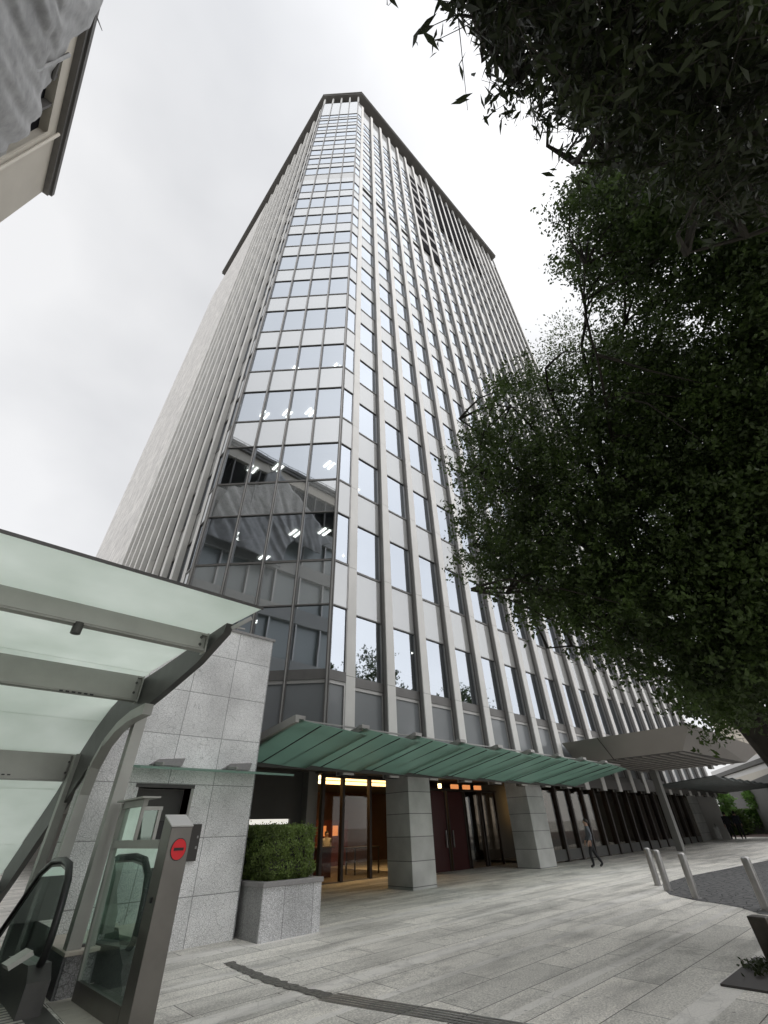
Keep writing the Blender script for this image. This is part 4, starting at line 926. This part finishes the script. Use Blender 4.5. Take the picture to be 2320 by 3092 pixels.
# garden wall, hedge, bushes beyond the driveway
gwl = thing('garden_wall', 'long dark garden wall with a mossy coping at the far right', 'wall', (62, 14, 0))
b = MB(); b.box(55, 60, 14.6, 18, g(57), 2.05, M_dkwall); b.box(59.5, 60, 5, 14.6, g(57), 2.05, M_dkwall); b.build('wall_body', gwl)
b = MB(); b.box(54.8, 60.2, 14.4, 18.2, 2.05, 2.35, mat('mossy_stone', (.30, .32, .19), .8, noise=(1, .3))); b.box(59.3, 60.2, 5, 14.4, 2.05, 2.35, b.mats[0]); b.build('coping', gwl)
def bush(x, y, z, rx, rz, n, sz, m, label, seed, name='bush'):
    t = thing(name, label, 'bush', (x, y, g(x)))
    r = np.random.default_rng(seed); d = r.normal(size=(n, 3)); d /= np.linalg.norm(d, axis=1)[:, None]
    rad = r.uniform(.6, 1, n) * (1 + .12 * np.sin(d[:, 0] * 9 + seed) + .1 * np.sin(d[:, 2] * 11))
    p = np.stack([d[:, 0] * rx, d[:, 1] * rx, d[:, 2] * rz], 1) * rad[:, None] + np.array([x, y, z])
    leaves_mesh('foliage', p, sz, m, .55, seed=seed, parent=t, off=(x, y, g(x)))
    b = MB(); b.tube([(x, y, g(x) - .05), (x + .1, y, z)], [.12, .05], M_bark, 6); b.build('stem', t)
bush(54.8, 14.3, 2.9, 1.5, 1.1, 2600, .26, M_lawn, 'rounded green bush just right of the far pier', 11)
bush(58.8, 10.9, 3.1, 1.9, 1.2, 2600, .34, M_lawn, 'bright leafy bush on the garden wall, cut by the right edge', 12)
bush(56.8, 13.9, 1.3, 1.3, 1.2, 2200, .22, M_leafA, 'dark shrub against the garden wall behind the two pedestrians', 13)
t = thing('ivy', 'ivy hanging down the face of the dark garden wall', 'plant', (59, 10, 2))
r_ = np.random.default_rng(21); n_ = 5000
c_ = np.stack([59.25 + r_.normal(0, .08, n_), r_.uniform(5, 14.4, n_), 2.3 - np.abs(r_.normal(0, .75, n_))], 1); leaves_mesh('foliage', c_, .2, M_lawn, .5, .5, seed=5, parent=t, off=(59, 10, 2))

# ------------------------------------------------------------------ people
M_skin = mat('skin', (.42, .26, .19), .6); M_hair = mat('hair', (.015, .012, .01), .6)
def person(label, x, y, rz, h, shirt, pants, shoes=(.02, .02, .02), stride=.22, arm=.1, bag=None, z0=None):
    s = h / 1.72; z = g(x) if z0 is None else z0
    root = thing('person', label, 'person', (x, y, z), rz=rz)
    J = [((0, 0, .95), .135), ((0, .0, 1.15), .125), ((0, .01, 1.36), .145), ((0, .0, 1.47), .06), ((0, .015, 1.56), .075), ((0, .02, 1.64), .088), ((0, .01, 1.70), .06),
         ((-.10, 0, .88), .085), ((-.10, stride * .5, .50), .058), ((-.10, stride * .55 - .05, .10), .042), ((-.10, stride * .55 + .10, .035), .036),
         ((.10, 0, .88), .085), ((.10, -stride * .35, .50), .058), ((.10, -stride - .05, .13), .042), ((.10, -stride + .09, .04), .036),
         ((-.19, 0, 1.40), .058), ((-.24, -arm * .6, 1.12), .042), ((-.22, arm, .90), .032), ((-.21, arm + .03, .82), .036),
         ((.19, 0, 1.40), .058), ((.24, arm * .4, 1.12), .042), ((.22, arm + .08, .92), .032), ((.21, arm + .12, .85), .036)]
    E_ = [(0, 1), (1, 2), (2, 3), (3, 4), (4, 5), (5, 6), (0, 7), (7, 8), (8, 9), (9, 10), (0, 11), (11, 12), (12, 13), (13, 14), (2, 15), (15, 16), (16, 17), (17, 18), (2, 19), (19, 20), (20, 21), (21, 22)]
    # fingers and thumbs
    for hidx in (18, 22):
        hx_, hy_, hz_ = J[hidx][0]
        for k in range(5):
            a = (k - 2) * .018; ln = (.055, .085, .09, .083, .066)[k]
            J.append(((hx_ + (.02 if k == 0 else 0) * (1 if hx_ > 0 else -1) * -1, hy_ + a + (.02 if k == 0 else 0), hz_ - ln), .009)); E_.append((hidx, len(J) - 1))
    me = bpy.data.meshes.new('body'); me.from_pydata([tuple(c * s for c in j[0]) for j in J], E_, []); o = bpy.data.objects.new('body', me); COL.objects.link(o)
    md = o.modifiers.new('skin', 'SKIN'); 
    for i, j in enumerate(J): me.skin_vertices[0].data[i].radius = (j[1] * s * 1.22, j[1] * s * (1.0 if i < 3 else 1.22)) if i < 22 else (j[1] * s, j[1] * s)
    me.skin_vertices[0].data[0].use_root = True
    sb_ = o.modifiers.new('sub', 'SUBSURF'); sb_.levels = 2; sb_.render_levels = 2
    dg = bpy.context.evaluated_depsgraph_get(); nm = bpy.data.meshes.new_from_object(o.evaluated_get(dg)); bpy.data.objects.remove(o)
    nm.materials.clear()
    ms = [M_skin, mat('shirt', shirt, .8), mat('trousers', pants, .8), mat('shoes', shoes, .5)]
    for m in ms: nm.materials.append(m)
    for p in nm.polygons:
        c = p.center / s; p.use_smooth = True
        if c.z < .09: k = 3
        elif c.z < .97 and abs(c.x) < .18: k = 2
        elif c.z < 1.47 and not (abs(c.x) > .17 and c.z < .95): k = 1
        else: k = 0
        p.material_index = k
    o = bpy.data.objects.new('body', nm); COL.objects.link(o); o.parent = root
    b = MB(); n = 12; vs = []
    for i in range(7):
        a = i / 6 * math.pi * .62
        for j in range(n): q = 2 * math.pi * j / n; vs.append(((.105 * math.sin(a) * math.cos(q)) * s, (.0 + .115 * math.sin(a) * math.sin(q) - .01) * s, (1.63 + .115 * math.cos(a) - (.03 if math.sin(q) < 0 else -.02) * i / 6) * s))
    b.add(vs, [(i * n + j, i * n + (j + 1) % n, (i + 1) * n + (j + 1) % n, (i + 1) * n + j) for i in range(6) for j in range(n)], M_hair); b.build('hair', root, smooth=True, world=False)
    # face: nose, eyes
    b = MB(); b.tube([(0, .10 * s, 1.60 * s), (0, .125 * s, 1.575 * s)], [.010 * s, .014 * s], M_skin, 6); b.build('nose', root, world=False)
    for sx_ in (-1, 1): b = MB(); b.tube([(sx_ * .03 * s, .096 * s, 1.612 * s), (sx_ * .03 * s, .103 * s, 1.612 * s)], .009 * s, M_black, 6); b.build('eye', root, world=False)
    return root
person('person in grey top and black trousers walking under the canopy', 21.5, 10.75, R(35), 1.60, (.12, .13, .15), (.012, .012, .014), stride=.26)
person('person in black standing beside the far pier on the left of the pair', 46.9, 12.0, R(-60), 1.72, (.02, .02, .025), (.015, .015, .018), stride=.12)
person('person in dark clothes walking at the right of the far pair', 47.6, 11.5, R(-75), 1.74, (.025, .027, .04), (.02, .02, .022), stride=.26)
person('person in white shirt seated behind the lobby glass', 14.2, 19.4, R(160), 1.5, (.5, .48, .44), (.03, .03, .03), stride=.05, z0=.1)
t = thing('shopping_bag', 'large white bag standing by the far pair of pedestrians', 'bag', (46.9, 12.9, .3))
b = MB(); b.prism([(46.7, 12.75, .32), (47.0, 12.75, .32), (47.05, 12.75, 1.0), (46.85, 12.75, 1.15), (46.65, 12.75, 1.0)], (0, .3, 0), mat('white_bag', (.6, .6, .58), .6)); b.build('bag_body', t, bevel=.04)
b = MB(); b.tube([(46.75, 12.9, 1.05), (46.8, 12.9, 1.3), (46.95, 12.9, 1.3), (46.98, 12.9, 1.05)], .012, M_black, 6); b.build('handle', t)
b = MB()

# ------------------------------------------------------------------ trees
def inpoly(px, py, poly):
    c = np.zeros(len(px), bool); n = len(poly); j = n - 1
    for i in range(n):
        xi, yi = poly[i]; xj, yj = poly[j]
        cond = ((yi > py) != (yj > py)) & (px < (xj - xi) * (py - yi) / (yj - yi + 1e-9) + xi)
        c ^= cond; j = i
    return c
RT, UP, FW = np.array(c_rt), np.array(c_up), np.array(c_fw)
def rays(px, py):
    x = (px * 2320 / 1660 - 1160) / FPX; y = (py * 2320 / 1660 - 1546) / FPX
    d = x[:, None] * RT - y[:, None] * UP + FW
    return d / np.linalg.norm(d[:, :2], axis=1)[:, None]
def edge_dist(px, py, poly):
    best = np.full(len(px), 1e9)
    for i in range(len(poly)):
        ax, ay = poly[i]; bx, by = poly[(i + 1) % len(poly)]
        dx, dy = bx - ax, by - ay; t = np.clip(((px - ax) * dx + (py - ay) * dy) / (dx * dx + dy * dy), 0, 1)
        best = np.minimum(best, np.hypot(px - ax - t * dx, py - ay - t * dy))
    return best
def crown_clusters(poly, n, dist, seed, holes=(), zmax=None):
    r = np.random.default_rng(seed); P = np.array(poly); out = []
    while sum(map(len, out)) < n:
        px = r.uniform(P[:, 0].min(), P[:, 0].max(), 4000); py = r.uniform(P[:, 1].min(), P[:, 1].max(), 4000)
        k = inpoly(px, py, poly)
        for (hx, hy, rx, ry) in holes: k &= ~((((px - hx) / rx) ** 2 + ((py - hy) / ry) ** 2 < 1) & (r.random(4000) < .93))
        # lacy gaps
        nz_ = np.sin(px * .031 + 1.3 * np.sin(py * .023)) + np.sin(py * .037 + 1.7 * np.sin(px * .019 + 2)) + .7 * np.sin(px * .071 + py * .053)
        ed = edge_dist(px, py, poly)
        k &= ~((nz_ > 1.15) & (r.random(4000) < .8) & (px < 1500)); k &= r.random(4000) < np.clip(.5 + ed / 45, 0, 1)
        px, py = px[k], py[k]; d = rays(px, py); D_ = dist(d, r)
        out.append(np.array(EYE) + d * D_[:, None])
    return np.concatenate(out)[:n]
def tree(name, label, base, trunk_pts, trunk_r, clusters, crad, nleaf, lsize, aspect, droop, m, seed, limbs, twig_n, extra_low=None):
    t = thing(name, label, 'tree', base)
    r = np.random.default_rng(seed); b = MB()
    b.tube(trunk_pts, trunk_r, M_bark, 14)
    tp_ = Vector(trunk_pts[-1]); skel = []
    cl = [Vector(c) for c in clusters]; rr = random.Random(seed)
    for (end, start_i, r0) in limbs:
        a = Vector(trunk_pts[start_i]); e = Vector(end); pts = []
        for k in range(9):
            s_ = k / 8; p = a.lerp(e, s_); p += Vector((rr.uniform(-.12, .12), rr.uniform(-.12, .12), .5 * math.sin(s_ * math.pi) + rr.uniform(-.1, .1))) if 0 < k < 8 else Vector((0, 0, 0)); pts.append(p)
        b.tube(pts, [r0 * (1 - .85 * k / 8) for k in range(9)], M_bark, 8); skel += pts[2:]
    used = {}; pick = rr.sample(range(len(cl)), min(twig_n, len(cl)))
    for i in pick:
        c = cl[i]; q = min(skel, key=lambda p: (p - c).length + .45 * used.get(tuple(p), 0)); used[tuple(q)] = used.get(tuple(q), 0) + 1
        if (q - c).length > 2.1: continue
        mid = q.lerp(c, .5) + Vector((rr.uniform(-.15, .15), rr.uniform(-.15, .15), rr.uniform(0, .25)))
        b.tube([q, q.lerp(mid, .5) + Vector((0, 0, .03)), mid, c], [.035, .026, .018, .007], M_bark, 5, cap=False)
    n = len(clusters) * nleaf; cen = np.repeat(clusters, nleaf, 0)
    K = 6; nc = len(clusters)                   # leaves sit along K short twigs fanning out of every cluster
    sz_ = r.uniform(.55, 1.5, (nc, 1)); td = r.normal(size=(nc, K, 3)); td /= np.linalg.norm(td, axis=2)[:, :, None]
    ci = np.repeat(np.arange(nc), nleaf); ki = r.integers(0, K, n); d = td[ci, ki]
    cen = cen + d * (crad * 1.25 * sz_[ci, 0] * r.random(n) ** .7)[:, None] * np.array([1, 1, .8]) + r.normal(0, crad * .10, (n, 3))
    if lsize > .1 and lsize < .2:                # visible twigs in the near tree
        for c_i in range(nc):
            for k_i in range(K):
                a_ = Vector(clusters[c_i]); e_ = a_ + Vector(td[c_i, k_i] * crad * 1.2 * float(sz_[c_i, 0]) * np.array([1, 1, .8]))
                b.tube([a_, e_], [.004, .002], M_bark, 3, cap=False)
    b.build('trunk', t)
    leaves_mesh('crown', cen, lsize, m, aspect, droop, seed=seed, parent=t, off=base)
    return t
polyA = [(1255, 330), (1228, 380), (1216, 430), (1216, 520), (1206, 560), (1245, 592), (1300, 640), (1332, 690), (1310, 725), (1250, 790), (1120, 795), (1050, 850), (1002, 950), (1012, 1050),
         (990, 1130), (988, 1200), (1045, 1262), (1095, 1308), (1180, 1330), (1250, 1400), (1330, 1430), (1430, 1462), (1480, 1530), (1560, 1575), (1600, 1500), (1660, 1540), (1760, 1560), (1800, 1300), (1800, 320)]
holesA = [(1535, 530, 60, 26), (1592, 622, 18, 40), (1500, 700, 60, 22), (1410, 1120, 34, 18), (1352, 1186, 26, 22), (1203, 1240, 22, 26), (1425, 1350, 42, 36), (1560, 1480, 22, 14), (1480, 880, 22, 14), (1590, 700, 24, 40), (1380, 1410, 20, 14), (1500, 1390, 18, 30)]
def distA(d, r):
    t_ = d[:, 2]; lo = np.clip(7.2 - 1.6 * (t_ - .5), 4.6, 8.5); hi = np.clip(13.5 - 4.0 * (t_ - .3), 7.2, 13)
    az = d[:, 1] / d[:, 0]; hi = np.minimum(hi, np.where(az > .35, 10.5, 13)); return lo + (hi - lo) * r.random(len(t_))
cA = crown_clusters(polyA, 3500, distA, 1, holesA)
polyD = [(1330, 330), (1300, 480), (1330, 640), (1450, 560), (1560, 580), (1640, 760), (1540, 820), (1420, 760), (1330, 900), (1280, 1080), (1440, 1200), (1540, 1380), (1700, 1450), (1800, 1300), (1800, 300)]
cA = np.concatenate([cA, crown_clusters(polyD, 1500, distA, 11, holesA)])
baseA = (12.35, 1.55, g(12))
trA = [(12.45, 1.45, -.1), (12.4, 1.5, .9), (12.3, 1.62, 2.2), (12.05, 1.9, 3.3), (11.7, 2.3, 4.3), (11.3, 2.6, 5.4), (11.0, 2.6, 7.0), (10.6, 2.2, 9.0)]
limA = [((8.6, 3.9, 5.6), 3, .15), ((7.2, 4.6, 6.8), 4, .15), ((8.0, 3.2, 8.6), 5, .14), ((6.8, 1.6, 10.0), 6, .13), ((7.5, -1.0, 10.5), 6, .13), ((10, -2.6, 9.0), 5, .14), ((6.0, 3.6, 9.4), 5, .11), ((11.2, .2, 11.5), 6, .13), ((9.5, 4.6, 4.9), 3, .10), ((8.0, .4, 12.5), 7, .10), ((5.6, -.1, 10.4), 7, .07), ((5.9, -1.5, 11.2), 7, .07), ((5.0, .3, 8.4), 5, .07), ((7.4, -2.4, 12), 7, .07), ((7.0, 2.9, 10.6), 6, .07), ((6.4, 3.6, 7.8), 5, .07), ((12.5, .4, 6.0), 3, .12), ((6.2, 4.2, 5.2), 4, .09)]
TA = tree('camphor_tree', 'large dark camphor tree with small leaves filling the right side', baseA, trA, [.46, .40, .36, .34, .30, .24, .19, .12], cA, .46, 85, .085, .55, .2, M_leafA, 4, limA, 420)
polyB = [(955, -30), (965, 20), (985, 55), (1035, 50), (1085, 95), (1115, 160), (1125, 205), (1165, 235), (1190, 290), (1225, 310), (1250, 300), (1285, 350), (1400, 380), (1560, 440), (1800, 470), (1800, -200), (940, -200)]
def distB(d, r):
    z = r.uniform(5.0, 8.6, len(d)); return (z - 1.6) / d[:, 2]
cB = crown_clusters(polyB, 620, distB, 2, [(1120, 110, 14, 10), (1180, 200, 18, 12), (1290, 310, 20, 10)])
baseB = (6.8, -4.6, g(7))
trB = [(6.9, -4.7, -.1), (6.8, -4.5, 1.5), (6.4, -4.1, 3.2), (5.9, -3.6, 4.8), (5.4, -3.0, 6.2)]
limB = [((1.45, -.38, 6.9), 4, .06), ((2.6, -.5, 7.4), 4, .08), ((3.6, -.8, 6.2), 3, .08), ((4.6, -1.6, 5.8), 3, .08), ((6.0, -1.0, 6.2), 3, .08), ((1.1, -.36, 7.3), 4, .04), ((2.2, -1.4, 8.0), 4, .07), ((5.0, -2.8, 7.8), 4, .08)]
tree('evergreen_tree', 'near tree with long hanging leaves overhead at the top right', baseB, trB, [.30, .26, .22, .18, .13], cB, .26, 46, .115, .25, 1.0, M_leafB, 6, limB, 200)
polyC = [(1196, 745), (1205, 712), (1245, 702), (1300, 715), (1350, 740), (1340, 830), (1200, 850), (1120, 800)]
def distC(d, r): return r.uniform(9.2, 11.0, len(d))
cC = crown_clusters(polyC, 90, distC, 3)
r_ = np.random.default_rng(9); q_ = np.repeat(cC, 60, 0); q_ = q_ + r_.normal(0, .38, q_.shape)
leaves_mesh('pale_crown', q_, .085, M_leafC, .5, .1, seed=9, parent=TA, off=baseA)
# trees across the street, only mirrored in the glass
for k, (x, y, hh) in enumerate(((23, -15, 18.5), (36, -16, 20), (52, -15, 18))):
    r = np.random.default_rng(50 + k); d = r.normal(size=(220, 3)); d /= np.linalg.norm(d, axis=1)[:, None]
    cl = np.array([x, y, hh * .68]) + d * (r.random((220, 1)) ** .4) * np.array([5.2, 4.5, hh * .36])
    tree('street_tree', ['street tree behind the photographer opposite the tower corner', 'street tree behind the photographer opposite the green canopy', 'street tree behind the photographer opposite the porte-cochere'][k], (x, y, g(x)), [(x, y, 0), (x, y, hh * .4), (x + .3, y, hh * .8)], [.3, .22, .1], cl, .9, 60, .30, .5, .2, M_leafA, 60 + k, [((x + 2, y, hh * .8), 1, .1), ((x - 2, y + 1, hh * .75), 1, .1)], 30)
